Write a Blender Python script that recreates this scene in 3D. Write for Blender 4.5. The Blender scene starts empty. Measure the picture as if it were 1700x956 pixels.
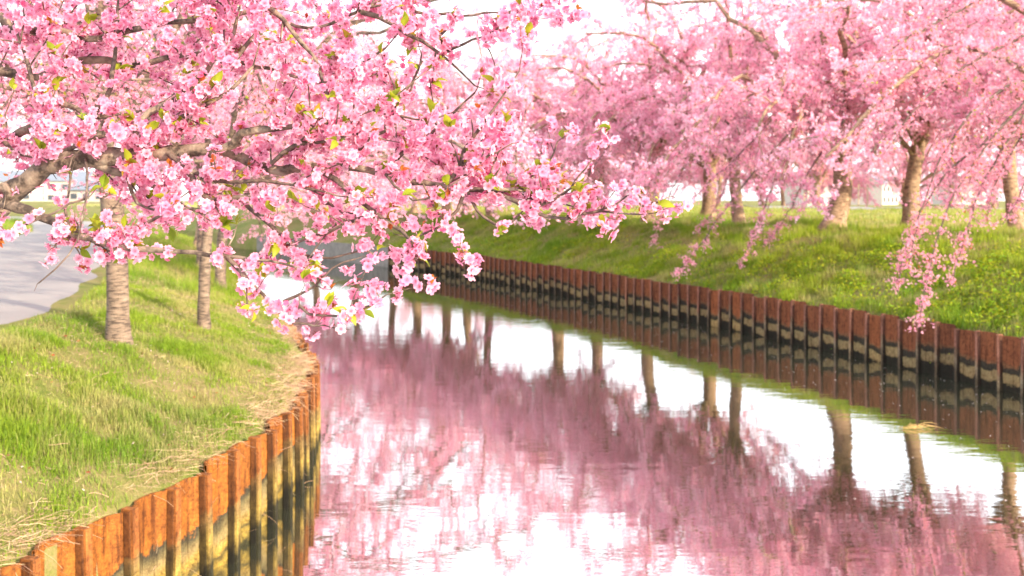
import bpy, math, random
import numpy as np
from mathutils import Matrix, Vector

random.seed(7)
RNG = np.random.default_rng(11)
SC = bpy.context.scene
COL = SC.collection
PI = math.pi

# ------------------------------------------------------------------ camera
CAM_H = 3.2            # metres above the water
FPX = 1600.0           # focal length in pixels of the 1700 wide photograph
HOR = 330.0            # photograph row of the horizon
cam_d = bpy.data.cameras.new('camera')
cam = bpy.data.objects.new('camera', cam_d)
COL.objects.link(cam)
cam.location = (0, 0, CAM_H)
cam.rotation_euler = (PI / 2, 0, 0)
cam_d.sensor_width = 36.0
cam_d.lens = 36.0 * FPX / 1700.0
cam_d.shift_y = -(478.0 - HOR) / 1700.0
cam_d.clip_start = 0.05
cam_d.clip_end = 3000
cam_d.dof.use_dof = True
cam_d.dof.focus_distance = 3.1
cam_d.dof.aperture_fstop = 4.5
SC.camera = cam

# ------------------------------------------------------------------ sky and sun
SUN_EL = math.radians(20)
sun_h = Vector((0.74, -0.6726))
sun_vec = Vector((sun_h.x * math.cos(SUN_EL), sun_h.y * math.cos(SUN_EL), math.sin(SUN_EL)))
w = bpy.data.worlds.new('World')
SC.world = w
w.use_nodes = True
nt = w.node_tree
nt.nodes.clear()
sky = nt.nodes.new('ShaderNodeTexSky')
sky.sky_type = 'NISHITA'
sky.sun_disc = False
sky.sun_elevation = SUN_EL
sky.sun_rotation = math.atan2(sun_h.x, sun_h.y)
sky.air_density = 1.0
sky.dust_density = 3.0
sky.ozone_density = 1.0
bg = nt.nodes.new('ShaderNodeBackground')
bg.inputs['Strength'].default_value = 0.15
wo = nt.nodes.new('ShaderNodeOutputWorld')
veil = nt.nodes.new('ShaderNodeMix')          # an even veil of thin high cloud over the blue
veil.data_type = 'RGBA'
veil.inputs[0].default_value = 0.70
veil.inputs[7].default_value = (9.0, 8.9, 9.1, 1)
nt.links.new(sky.outputs[0], veil.inputs[6])
nt.links.new(veil.outputs[2], bg.inputs[0])
nt.links.new(bg.outputs[0], wo.inputs[0])

sl = bpy.data.lights.new('sun', 'SUN')
sl.energy = 4.8
sl.angle = math.radians(0.6)
sl.color = (1.0, 0.82, 0.56)
so = bpy.data.objects.new('sun', sl)
COL.objects.link(so)
so.rotation_euler = sun_vec.to_track_quat('Z', 'Y').to_euler()
so.location = sun_vec * 60

SC.view_settings.view_transform = 'Standard'
SC.view_settings.look = 'None'
SC.view_settings.gamma = 1.0
SC.view_settings.exposure = 1.1
SC.render.engine = 'CYCLES'
SC.cycles.use_denoising = True
SC.cycles.use_adaptive_sampling = True
SC.cycles.adaptive_threshold = 0.02
SC.cycles.max_bounces = 6
SC.cycles.diffuse_bounces = 4
SC.cycles.glossy_bounces = 3
SC.cycles.transmission_bounces = 4
SC.cycles.transparent_max_bounces = 4
SC.cycles.sample_clamp_indirect = 6.0


# ------------------------------------------------------------------ small tools
def tag(o, label=None, cat=None, group=None, kind=None):
    if label: o['label'] = label
    if cat: o['category'] = cat
    if group: o['group'] = group
    if kind: o['kind'] = kind
    return o


class MB:
    """collects vertices, faces and vertex colours and turns them into one mesh"""
    def __init__(self):
        self.v, self.f, self.c, self.n = [], [], [], 0

    def add(self, verts, faces, col=None):
        verts = np.asarray(verts, np.float32).reshape(-1, 3)
        for fa in (faces if isinstance(faces, list) else [faces]):
            self.f.append(np.asarray(fa, np.int32) + self.n)
        self.v.append(verts)
        if col is None: col = (1, 1, 1)
        col = np.asarray(col, np.float32)
        if col.ndim == 1: col = np.tile(col, (len(verts), 1))
        self.c.append(col)
        self.n += len(verts)
        return self

    def mesh(self, name, smooth=False):
        me = bpy.data.meshes.new(name)
        V = np.concatenate(self.v)
        me.vertices.add(len(V))
        me.vertices.foreach_set('co', V.ravel())
        loops = np.concatenate([f.ravel() for f in self.f])
        tot = np.concatenate([np.full(len(f), f.shape[1], np.int32) for f in self.f])
        start = np.concatenate([[0], np.cumsum(tot)[:-1]]).astype(np.int32)
        me.loops.add(len(loops))
        me.loops.foreach_set('vertex_index', loops)
        me.polygons.add(len(tot))
        me.polygons.foreach_set('loop_start', start)
        me.polygons.foreach_set('use_smooth', np.full(len(tot), smooth, bool))
        at = me.attributes.new('Col', 'FLOAT_COLOR', 'POINT')
        C = np.ones((len(V), 4), np.float32)
        C[:, :3] = np.concatenate(self.c)
        at.data.foreach_set('color', C.ravel())
        me.update(calc_edges=True)
        me.validate()
        return me

    def box(self, x0, x1, y0, y1, z0, z1, col=None):
        v = [(x, y, z) for z in (z0, z1) for y in (y0, y1) for x in (x0, x1)]
        f = [(0, 2, 3, 1), (4, 5, 7, 6), (0, 1, 5, 4), (2, 6, 7, 3), (0, 4, 6, 2), (1, 3, 7, 5)]
        return self.add(v, np.array(f), col)


def obj(name, me, mat=None, parent=None, loc=None):
    """a mesh object; under a parent the mesh is in world coordinates unless loc is given"""
    o = bpy.data.objects.new(name, me)
    COL.objects.link(o)
    if mat is not None and len(me.materials) == 0:
        me.materials.append(mat)
    if parent is not None:
        o.parent = parent
        if loc is not None: o.location = loc
        else:
            pr = parent
            o.matrix_basis = (Matrix.Translation(pr.location) @ pr.rotation_euler.to_matrix().to_4x4() @ Matrix.Diagonal((*pr.scale, 1))).inverted()
    elif loc is not None:
        o.location = loc
    return o


def empty(name, loc, rz=0.0):
    o = bpy.data.objects.new(name, None)
    COL.objects.link(o)
    o.location = loc
    o.rotation_euler = (0, 0, rz)
    o.empty_display_size = 0.2
    return o


_tab = RNG.random((256, 256)).astype(np.float32)


def vnoise(x, y, s=0):
    x = np.asarray(x, np.float64) + 31.7 * s
    y = np.asarray(y, np.float64) + 17.3 * s
    xi, yi = np.floor(x).astype(int), np.floor(y).astype(int)
    fx, fy = x - xi, y - yi
    fx, fy = fx * fx * (3 - 2 * fx), fy * fy * (3 - 2 * fy)
    g = lambda i, j: _tab[i % 256, j % 256]
    return (g(xi, yi) * (1 - fx) * (1 - fy) + g(xi + 1, yi) * fx * (1 - fy) + g(xi, yi + 1) * (1 - fx) * fy + g(xi + 1, yi + 1) * fx * fy)


def tube(P, R, sides=6, jitter=0.0, rng=None):
    """a bent tapering tube along the points P"""
    P = np.asarray(P, float)
    n = len(P)
    T = np.gradient(P, axis=0)
    T /= np.linalg.norm(T, axis=1, keepdims=True) + 1e-9
    a = np.array([0.0, 0, 1]) if abs(T[0, 2]) < 0.9 else np.array([1.0, 0, 0])
    U = np.cross(T[0], a)
    U /= np.linalg.norm(U)
    ang = np.linspace(0, 2 * PI, sides, endpoint=False)
    ca, sa = np.cos(ang)[:, None], np.sin(ang)[:, None]
    rings = []
    for i in range(n):
        U = U - T[i] * np.dot(U, T[i])
        U /= np.linalg.norm(U) + 1e-9
        W = np.cross(T[i], U)
        r = R[i]
        if jitter and rng is not None:
            r = r * (1 + jitter * (rng.random((sides, 1)) - 0.5))
        rings.append(P[i] + r * (ca * U + sa * W))
    V = np.concatenate(rings)
    i = np.arange(n - 1)[:, None] * sides
    j = np.arange(sides)[None, :]
    k = (np.arange(sides)[None, :] + 1) % sides
    Q = np.stack([i + j, i + k, i + sides + k, i + sides + j], -1).reshape(-1, 4)
    cap = np.arange(sides)[None, :] + (n - 1) * sides
    return V, [Q, cap]


def smooth_line(P, n, rng=None, wob=0.0):
    """Catmull-Rom through P, resampled to n points, with a little wobble"""
    P = np.asarray(P, float)
    Q = np.vstack([2 * P[0] - P[1], P, 2 * P[-1] - P[-2]])
    L = np.concatenate([[0], np.cumsum(np.linalg.norm(np.diff(P, axis=0), axis=1))])
    t = np.linspace(0, L[-1], n)
    out = []
    for s in t:
        k = min(max(np.searchsorted(L, s) - 1, 0), len(P) - 2)
        u = (s - L[k]) / max(L[k + 1] - L[k], 1e-9)
        p0, p1, p2, p3 = Q[k], Q[k + 1], Q[k + 2], Q[k + 3]
        out.append(0.5 * ((2 * p1) + (-p0 + p2) * u + (2 * p0 - 5 * p1 + 4 * p2 - p3) * u * u + (-p0 + 3 * p1 - 3 * p2 + p3) * u ** 3))
    out = np.array(out)
    if wob and rng is not None and n > 2:
        out[1:-1] += rng.normal(0, wob, (n - 2, 3))
    return out


def px(x, y, Y):
    """the point at depth Y that the photograph shows at pixel x, y"""
    return np.array([(x - 850.0) / FPX * Y, Y, CAM_H - (y - HOR) / FPX * Y])


def rand_dirs(n, rng):
    v = rng.normal(size=(n, 3))
    return v / (np.linalg.norm(v, axis=1, keepdims=True) + 1e-9)


def bases(N, rng):
    """orthonormal frames with third axis N and a random roll: (n,3,3) rows u, v, w"""
    a = rand_dirs(len(N), rng)
    U = np.cross(N, a)
    U /= np.linalg.norm(U, axis=1, keepdims=True) + 1e-9
    V = np.cross(N, U)
    return U, V, N


# ------------------------------------------------------------------ materials
def new_mat(name):
    m = bpy.data.materials.new(name)
    m.use_nodes = True
    t = m.node_tree
    b = t.nodes['Principled BSDF']
    return m, t, b


def N(t, typ, **kw):
    n = t.nodes.new(typ)
    for k, v in kw.items():
        if k in n.bl_rna.properties: setattr(n, k, v)
        else: n.inputs[k].default_value = v
    return n


def noise(t, vec, scale, detail=4, rough=0.55):
    n = N(t, 'ShaderNodeTexNoise')
    n.inputs['Scale'].default_value = scale
    n.inputs['Detail'].default_value = detail
    n.inputs['Roughness'].default_value = rough
    if vec is not None: t.links.new(vec, n.inputs['Vector'])
    return n


def ramp(t, fac, stops, interp='LINEAR'):
    r = N(t, 'ShaderNodeValToRGB')
    r.color_ramp.interpolation = interp
    e = r.color_ramp.elements
    while len(e) < len(stops): e.new(0.5)
    for i, (p, c) in enumerate(stops):
        e[i].position = p
        e[i].color = (*c, 1) if len(c) == 3 else c
    t.links.new(fac, r.inputs[0])
    return r


def math_n(t, op, a, b=None, clamp=False):
    n = N(t, 'ShaderNodeMath', operation=op)
    n.use_clamp = clamp
    for i, v in enumerate((a, b)):
        if v is None: continue
        if isinstance(v, (int, float)): n.inputs[i].default_value = v
        else: t.links.new(v, n.inputs[i])
    return n.outputs[0]


def mix(t, fac, a, b, typ='MIX'):
    n = N(t, 'ShaderNodeMix', data_type='RGBA', blend_type=typ)
    for s, v in ((0, fac), (6, a), (7, b)):
        if isinstance(v, (int, float)): n.inputs[s].default_value = v
        elif isinstance(v, tuple): n.inputs[s].default_value = (*v, 1)
        else: t.links.new(v, n.inputs[s])
    return n.outputs[2]


def bump(t, b, height, strength=0.3, dist=0.02):
    n = N(t, 'ShaderNodeBump')
    n.inputs['Strength'].default_value = strength
    n.inputs['Distance'].default_value = dist
    t.links.new(height, n.inputs['Height'])
    t.links.new(n.outputs[0], b.inputs['Normal'])
    return n


def leaf_mat(name, trans=0.4, rough=0.6, spec=0.2, gain=1.0):
    """thin petals, leaves and blades: colour from the vertex colours, light passes through"""
    m, t, b = new_mat(name)
    at = N(t, 'ShaderNodeAttribute', attribute_name='Col')
    b.inputs['Roughness'].default_value = rough
    b.inputs['Specular IOR Level'].default_value = spec
    t.links.new(at.outputs['Color'], b.inputs['Base Color'])
    tr = N(t, 'ShaderNodeBsdfTranslucent')
    t.links.new(at.outputs['Color'], tr.inputs['Color'])
    ms = N(t, 'ShaderNodeMixShader')
    ms.inputs[0].default_value = trans
    t.links.new(b.outputs[0], ms.inputs[1])
    t.links.new(tr.outputs[0], ms.inputs[2])
    t.links.new(ms.outputs[0], t.nodes['Material Output'].inputs['Surface'])
    return m


M_PETAL = leaf_mat('petal', 0.58, 0.55, 0.15)
M_LEAF = leaf_mat('young_leaf', 0.45, 0.45, 0.3)
M_GRASS = leaf_mat('grass_blade', 0.4, 0.5, 0.2)
M_STRAW = leaf_mat('dry_straw', 0.2, 0.7, 0.1)

# bark: grey brown with the cherry's horizontal lenticels
def bark_mat(name, dark, light, scale=1.0, ring=55.0, across=9.0):
    m, t, b = new_mat(name)
    tc = N(t, 'ShaderNodeTexCoord')
    mp = N(t, 'ShaderNodeMapping')
    mp.inputs['Scale'].default_value = (across * scale, across * scale, ring * scale)
    t.links.new(tc.outputs['Object'], mp.inputs[0])
    n1 = noise(t, mp.outputs[0], 1.0, 4, 0.6)
    n2 = noise(t, tc.outputs['Object'], 7 * scale, 5, 0.6)
    n3 = noise(t, tc.outputs['Object'], 60 * scale, 3, 0.6)
    f = math_n(t, 'ADD', math_n(t, 'MULTIPLY', n1.outputs[0], 0.72), math_n(t, 'MULTIPLY', n2.outputs[0], 0.28))
    r = ramp(t, f, [(0.40, dark), (0.47, tuple((a + c) / 2 for a, c in zip(dark, light))), (0.54, light), (0.68, tuple(min(1, c * 1.25) for c in light))])
    lichen = ramp(t, n2.outputs[0], [(0.58, (0, 0, 0)), (0.72, (1, 1, 1))])
    c = mix(t, math_n(t, 'MULTIPLY', lichen.outputs[0], 0.45), r.outputs[0], (0.34, 0.33, 0.27))
    t.links.new(c, b.inputs['Base Color'])
    b.inputs['Roughness'].default_value = 0.8
    b.inputs['Specular IOR Level'].default_value = 0.25
    h = math_n(t, 'ADD', f, math_n(t, 'MULTIPLY', n3.outputs[0], 0.4))
    bump(t, b, h, 0.7, 0.02 / scale)
    return m


M_BARK = bark_mat('cherry_bark', (0.055, 0.042, 0.038), (0.215, 0.162, 0.13))
M_TWIG = bark_mat('cherry_twig_bark', (0.06, 0.042, 0.036), (0.13, 0.092, 0.078), 2.5, 22, 22)
M_BOUGH = bark_mat('cherry_bough_bark', (0.05, 0.036, 0.03), (0.19, 0.140, 0.112), 2.0, 14, 14)
M_BARK_SUNLIT = bark_mat('sunlit_cherry_bark', (0.11, 0.07, 0.05), (0.36, 0.25, 0.17))  # same bark, lighter: low sun on the trunks painted into the colour


def ground_mat(name, cols, scale=1.0, rough=0.95):
    m, t, b = new_mat(name)
    tc = N(t, 'ShaderNodeTexCoord')
    n1 = noise(t, tc.outputs['Object'], 0.55 * scale, 5, 0.6)
    n2 = noise(t, tc.outputs['Object'], 6 * scale, 6, 0.65)
    n3 = noise(t, tc.outputs['Object'], 38 * scale, 4, 0.7)
    f = math_n(t, 'ADD', math_n(t, 'MULTIPLY', n1.outputs[0], 0.5), math_n(t, 'ADD', math_n(t, 'MULTIPLY', n2.outputs[0], 0.3), math_n(t, 'MULTIPLY', n3.outputs[0], 0.2)))
    r = ramp(t, f, [(0.38 + 0.25 * i / (len(cols) - 1), c) for i, c in enumerate(cols)])
    t.links.new(r.outputs[0], b.inputs['Base Color'])
    b.inputs['Roughness'].default_value = rough
    b.inputs['Specular IOR Level'].default_value = 0.1
    bump(t, b, math_n(t, 'ADD', n2.outputs[0], n3.outputs[0]), 0.6, 0.05)
    return m


M_BANK = ground_mat('bank_soil_and_grass', [(0.09, 0.13, 0.025), (0.15, 0.17, 0.045), (0.22, 0.19, 0.08), (0.28, 0.21, 0.12)])
M_MEADOW = ground_mat('meadow', [(0.15, 0.23, 0.04), (0.24, 0.27, 0.06), (0.36, 0.31, 0.12), (0.42, 0.34, 0.17)], 0.6)

# asphalt
M_ROAD, t, b = new_mat('asphalt')
tc = N(t, 'ShaderNodeTexCoord')
n1 = noise(t, tc.outputs['Object'], 0.5, 4)
n2 = noise(t, tc.outputs['Object'], 90, 3, 0.7)
c = ramp(t, n1.outputs[0], [(0.3, (0.19, 0.18, 0.19)), (0.7, (0.28, 0.265, 0.26))])
c2 = mix(t, 0.35, c.outputs[0], n2.outputs[0], 'OVERLAY')
t.links.new(c2, b.inputs['Base Color'])
b.inputs['Roughness'].default_value = 0.85
bump(t, b, n2.outputs[0], 0.4, 0.01)

# water: dark still canal water with a faint breeze on it
M_WATER, t, b = new_mat('canal_water')
tc = N(t, 'ShaderNodeTexCoord')
mp = N(t, 'ShaderNodeMapping')
mp.inputs['Scale'].default_value = (0.5, 1.6, 1)
mp.inputs['Rotation'].default_value = (0, 0, math.radians(8))
t.links.new(tc.outputs['Object'], mp.inputs[0])
n1 = noise(t, mp.outputs[0], 2.2, 3, 0.5)
n2 = noise(t, mp.outputs[0], 9.0, 3, 0.5)
n3 = noise(t, tc.outputs['Object'], 0.25, 2, 0.5)
amp = ramp(t, n3.outputs[0], [(0.35, (0.25, 0.25, 0.25)), (0.65, (1, 1, 1))])
h = math_n(t, 'ADD', n1.outputs[0], math_n(t, 'MULTIPLY', n2.outputs[0], 0.22))
h = math_n(t, 'MULTIPLY', h, amp.outputs[0])
b.inputs['Base Color'].default_value = (0.030, 0.034, 0.022, 1)
b.inputs['Roughness'].default_value = 0.015
b.inputs['IOR'].default_value = 8.5
bump(t, b, h, 1.0, 0.0034)


# rusty sheet piling; the stains follow the height above the water and the pan of each pile
def rust_mat(name, top_a, top_b, low, edge, dip=3.2, wav=0.25, own=0.3):
    m, t, b = new_mat(name)
    tc = N(t, 'ShaderNodeTexCoord')
    oi = N(t, 'ShaderNodeObjectInfo')
    off = N(t, 'ShaderNodeVectorMath', operation='ADD')
    cmb = N(t, 'ShaderNodeCombineXYZ')
    t.links.new(math_n(t, 'MULTIPLY', oi.outputs['Random'], 37.0), cmb.inputs[0])
    t.links.new(math_n(t, 'MULTIPLY', oi.outputs['Random'], 91.0), cmb.inputs[1])
    t.links.new(tc.outputs['Object'], off.inputs[0])
    t.links.new(cmb.outputs[0], off.inputs[1])
    P = off.outputs[0]
    sp = N(t, 'ShaderNodeSeparateXYZ')
    t.links.new(tc.outputs['Object'], sp.inputs[0])
    n1 = noise(t, P, 4.0, 5, 0.6)
    n2 = noise(t, P, 22.0, 5, 0.7)
    mp = N(t, 'ShaderNodeMapping')
    mp.inputs['Scale'].default_value = (30, 30, 2.5)
    t.links.new(P, mp.inputs[0])
    n3 = noise(t, mp.outputs[0], 1.0, 4, 0.6)      # vertical runs
    # z of the stain edge: low in the middle of the pan, high at its sides, different on each pile
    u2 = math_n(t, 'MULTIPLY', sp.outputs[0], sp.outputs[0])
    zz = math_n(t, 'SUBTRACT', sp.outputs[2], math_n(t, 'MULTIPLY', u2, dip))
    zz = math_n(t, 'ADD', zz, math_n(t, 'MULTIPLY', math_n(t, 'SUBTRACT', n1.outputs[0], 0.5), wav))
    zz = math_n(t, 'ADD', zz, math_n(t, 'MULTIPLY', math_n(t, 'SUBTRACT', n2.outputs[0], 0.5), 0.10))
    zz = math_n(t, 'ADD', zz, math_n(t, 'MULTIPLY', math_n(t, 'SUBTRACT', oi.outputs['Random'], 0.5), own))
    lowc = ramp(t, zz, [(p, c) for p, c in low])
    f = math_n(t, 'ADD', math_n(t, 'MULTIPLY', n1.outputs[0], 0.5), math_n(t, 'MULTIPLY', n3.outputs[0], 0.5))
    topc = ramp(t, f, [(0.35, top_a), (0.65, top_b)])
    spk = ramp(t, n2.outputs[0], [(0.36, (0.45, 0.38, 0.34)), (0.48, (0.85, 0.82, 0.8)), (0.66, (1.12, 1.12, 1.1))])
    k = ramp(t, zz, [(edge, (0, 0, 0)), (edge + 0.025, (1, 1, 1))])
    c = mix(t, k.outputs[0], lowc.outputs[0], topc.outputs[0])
    c = mix(t, 0.85, c, spk.outputs[0], 'MULTIPLY')
    n4 = noise(t, P, 70.0, 4, 0.7)
    sp2 = ramp(t, n4.outputs[0], [(0.38, (0.5, 0.46, 0.42)), (0.55, (1, 1, 1)), (0.7, (1.2, 1.18, 1.1))])
    c = mix(t, 0.7, c, sp2.outputs[0], 'MULTIPLY')
    runs = ramp(t, n3.outputs[0], [(0.36, (0.35, 0.28, 0.22)), (0.47, (1, 1, 1))])
    c = mix(t, 0.6, c, runs.outputs[0], 'MULTIPLY')
    at = N(t, 'ShaderNodeAttribute', attribute_name='Col')
    c = mix(t, 1.0, c, at.outputs['Color'], 'MULTIPLY')
    own_t = ramp(t, oi.outputs['Random'], [(0.0, (0.68, 0.66, 0.68)), (0.5, (1.0, 0.97, 0.95)), (0.85, (0.86, 0.88, 0.92)), (1.0, (1.3, 1.22, 1.05))])
    c = mix(t, 1.0, c, own_t.outputs[0], 'MULTIPLY')
    t.links.new(c, b.inputs['Base Color'])
    b.inputs['Roughness'].default_value = 0.75
    b.inputs['Specular IOR Level'].default_value = 0.25
    bump(t, b, math_n(t, 'ADD', n2.outputs[0], n1.outputs[0]), 0.6, 0.012)
    return m


M_RUST_L = rust_mat('rusty_steel_with_ochre_algae', (0.17, 0.056, 0.012), (0.345, 0.128, 0.020),
                    [(0.0, (0.03, 0.03, 0.012)), (0.08, (0.26, 0.19, 0.04)), (0.15, (0.07, 0.06, 0.025)), (0.22, (0.30, 0.215, 0.05)),
                     (0.33, (0.24, 0.19, 0.09)), (0.42, (0.14, 0.12, 0.06)), (0.48, (0.05, 0.045, 0.03))], 0.50, 3.2, 0.35, 0.3)
M_RIB_L = rust_mat('rusty_flange_with_dark_runs', (0.20, 0.075, 0.022), (0.36, 0.135, 0.035),
                   [(0.0, (0.03, 0.03, 0.015)), (0.2, (0.40, 0.30, 0.08)), (0.4, (0.22, 0.15, 0.06)), (0.5, (0.36, 0.20, 0.07))], 0.46)
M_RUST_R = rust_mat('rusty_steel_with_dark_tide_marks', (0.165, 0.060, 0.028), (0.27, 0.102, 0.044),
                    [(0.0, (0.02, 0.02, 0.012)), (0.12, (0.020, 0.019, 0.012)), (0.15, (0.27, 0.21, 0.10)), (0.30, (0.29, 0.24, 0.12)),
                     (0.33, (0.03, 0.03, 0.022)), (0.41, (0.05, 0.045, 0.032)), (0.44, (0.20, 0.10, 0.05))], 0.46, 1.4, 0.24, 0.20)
M_RIB_R = rust_mat('rusty_flange_edge', (0.24, 0.11, 0.075), (0.34, 0.17, 0.125),
                   [(0.0, (0.10, 0.08, 0.05)), (0.2, (0.26, 0.22, 0.15)), (0.45, (0.24, 0.13, 0.08))], 0.40)


def plain_mat(name, col, rough=0.8, var=0.15, scale=3.0):
    m, t, b = new_mat(name)
    tc = N(t, 'ShaderNodeTexCoord')
    n = noise(t, tc.outputs['Object'], scale, 5, 0.6)
    r = ramp(t, n.outputs[0], [(0.3, tuple(c * (1 - var) for c in col)), (0.7, tuple(min(1, c * (1 + var)) for c in col))])
    t.links.new(r.outputs[0], b.inputs['Base Color'])
    b.inputs['Roughness'].default_value = rough
    bump(t, b, n.outputs[0], 0.3, 0.01)
    return m


M_CONC = plain_mat('weathered_concrete', (0.17, 0.16, 0.145), 0.85, 0.3)
M_PLASTER = plain_mat('pale_plaster', (0.52, 0.47, 0.44), 0.85, 0.06)
M_TILE_B = plain_mat('blue_grey_roof', (0.16, 0.19, 0.25), 0.6, 0.2)
M_TILE_R = plain_mat('brown_roof', (0.27, 0.17, 0.13), 0.7, 0.2)
M_WIN, t, b = new_mat('window_glass')
b.inputs['Base Color'].default_value = (0.06, 0.07, 0.09, 1)
b.inputs['Roughness'].default_value = 0.08
M_WOOD = plain_mat('weathered_post', (0.45, 0.37, 0.28), 0.85, 0.2, 8)

# ------------------------------------------------------------------ the lie of the land
# e runs along the canal, n across it towards the far (sunlit) bank; a = P.e, d = P.n
E = np.array([-0.416, 0.909]); E /= np.linalg.norm(E)
NN = np.array([E[1], -E[0]])
LA = np.array([-60, -30, -10, 0, 4.3, 7.17, 8.0, 8.78, 10.5, 13.0, 16.4, 22, 28, 36, 44, 50, 70, 120, 250, 900])
LD = np.array([-52, -28, -13, -5.5, -2.2, 0.06, 0.75, 1.31, 2.25, 3.03, 3.47, 3.95, 4.5, 5.5, 6.2, 5.9, 3.0, -12, -50, -240])
RA = np.array([-60, -20, 0, 10.77, 15.2, 22.2, 27.3, 35.3, 39.6, 42.9])
RD = np.array([10, 12.2, 13.4, 14.05, 14.40, 14.67, 14.75, 14.75, 14.35, 13.3])
CA = np.array([42.95, 44, 58.75, 75, 120, 250, 900])
CD = np.array([13.45, 13.3, 10.95, 7.5, -4, -42, -232])
aa = np.linspace(-60, 900, 9601)
_L = np.interp(aa, LA, LD)
_R = np.interp(aa, np.concatenate([RA, CA]), np.concatenate([RD, CD]))
ker = np.hanning(15); ker /= ker.sum()
_Ls = np.convolve(np.pad(_L, 7, mode='edge'), ker, 'valid')
_Ls[:7], _Ls[-7:] = _L[:7], _L[-7:]
dL = lambda a: np.interp(a, aa, _Ls)
dR = lambda a: np.interp(a, aa, _R)

LO = np.array([0, 0.08, 0.10, 0.12, 0.3, 0.7, 1.2, 2.0, 2.6, 3.1, 5.2, 7.6, 8.2, 10, 12.5, 16, 24, 60, 900])
LZ = np.array([-0.2, -0.2, 0.90, 0.93, 1.02, 1.16, 1.36, 1.64, 1.78, 1.86, 1.90, 1.86, 1.92, 2.2, 2.25, 1.7, 1.2, 1.1, 1.0])
RO = np.array([0, 0.08, 0.10, 0.15, 0.4, 1.5, 2.5, 3.5, 4.6, 5.6, 7, 10, 16, 28, 32, 40, 70, 900])
RZ = np.array([-0.2, -0.2, 0.88, 0.92, 1.0, 1.45, 1.82, 2.10, 2.30, 2.36, 2.38, 2.40, 2.42, 2.60, 2.60, 2.3, 1.7, 1.5])


def lump(x, y):
    return (vnoise(x * 1.3, y * 1.3, 3) - 0.5) * 0.10 + (vnoise(x * 3.7, y * 3.7, 5) - 0.5) * 0.035


def z_left(o, x, y):
    fade = np.clip(o / 0.5, 0, 1) * np.where((np.asarray(o) > 2.9) & (np.asarray(o) < 8.0), 0.12, 1.0)
    return np.interp(o, LO, LZ) + lump(x, y) * fade


def z_right(o, x, y):
    big = (vnoise(np.asarray(x) * 0.35, np.asarray(y) * 0.35, 9) - 0.5) * 0.22
    return np.interp(o, RO, RZ) + (lump(x, y) + big) * np.clip(np.asarray(o) / 0.8, 0, 1)


def xy(a, d):
    return a * E[0] + d * NN[0], a * E[1] + d * NN[1]


def ad(x, y):
    return x * E[0] + y * E[1], x * NN[0] + y * NN[1]


def ground_z(x, y):
    a, d = ad(x, y)
    l, r = dL(a) - d, d - dR(a)
    if l >= 0: return float(z_left(l, x, y))
    if r >= 0: return float(z_right(r, x, y))
    return 0.0


def on_ray(pxx, side, o):
    """point of the ray through photo column pxx that lies o metres behind the given wall"""
    best = None
    for Y in np.arange(5, 130, 0.02):
        X = (pxx - 850) / FPX * Y
        a, d = ad(X, Y)
        oo = (dL(a) - d) if side == 'L' else (d - dR(a))
        if best is None or abs(oo - o) < best[0]: best = (abs(oo - o), X, Y)
        elif best[0] < 0.05 and abs(oo - o) > best[0] + 0.3: break
    return np.array([best[1], best[2], ground_z(best[1], best[2])])


def hit_ground(pxx, pyy):
    """point of the ground that the photograph shows at a pixel"""
    for Y in np.arange(4, 150, 0.02):
        p = px(pxx, pyy, Y)
        if p[2] <= ground_z(p[0], p[1]): return p
    return px(pxx, pyy, 60)


def strip(avals, ovals, wall, side, zf, zoff=0.0):
    A, O = np.meshgrid(avals, ovals, indexing='ij')
    D = wall(A) - O if side == 'L' else wall(A) + O
    X, Y = xy(A, D)
    Z = zf(O, X, Y) + zoff
    n, k = A.shape
    i = np.arange(n - 1)[:, None] * k
    j = np.arange(k - 1)[None, :]
    q = np.stack([i + j, i + j + 1, i + k + j + 1, i + k + j], -1).reshape(-1, 4)
    if side == 'R': q = q[:, ::-1]
    return MB().add(np.stack([X, Y, Z], -1).reshape(-1, 3), q)


a_fine = np.concatenate([np.linspace(-60, 0, 31)[:-1], np.linspace(0, 30, 201)[:-1], np.linspace(30, 62, 101)[:-1], np.linspace(62, 140, 40)[:-1], np.linspace(140, 900, 30)])
o_l = np.concatenate([[0.082, 0.10, 0.12, 0.16, 0.22], np.linspace(0.3, 3.1, 24), np.linspace(3.4, 12.5, 24), [14, 16, 20, 24, 32, 60, 120, 300, 700]])
o_r = np.concatenate([[0.082, 0.10, 0.12, 0.16, 0.25], np.linspace(0.4, 8, 46), np.linspace(8.5, 34, 30), [36, 40, 50, 70, 110, 200, 400, 800]])
tag(obj('ground', strip(a_fine, o_l, dL, 'L', z_left).mesh('ground', True), M_BANK), 'grassy near bank rising from the orange piling to the road', kind='structure')
tag(obj('ground', strip(a_fine, o_r, dR, 'R', z_right).mesh('ground', True), M_BANK), 'grassy far bank and meadow under the row of cherry trees', kind='structure')
# road along the near bank, its tarmac a sheet just above the ground
z_road = lambda o, x, y: np.interp(o, LO, LZ) + lump(x, y) * 0.12 + 0.006
tag(obj('road', strip(np.linspace(-40, 140, 900), np.linspace(3.0, 7.5, 16), lambda a: dL(a) - 0.25 * vnoise(a * 0.7, a * 0, 12), 'L', z_road, 0.004).mesh('road', True), M_ROAD), 'grey asphalt road along the near bank', kind='structure')
# path and meadow on the far bank
z_path = lambda o, x, y: z_right(o, x, y) + 0.03
tag(obj('path', strip(np.linspace(-20, 140, 200), np.linspace(28.3, 31.7, 8), dR, 'R', z_path).mesh('path', True), M_ROAD), 'pale path behind the far row of trees', kind='structure')
tag(obj('meadow', strip(np.linspace(-20, 140, 260), np.linspace(6.2, 28.0, 50), dR, 'R', lambda o, x, y: z_right(o, x, y) + 0.012).mesh('meadow', True), M_MEADOW), 'dry yellowish meadow between the trees and the path', kind='structure')
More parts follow.
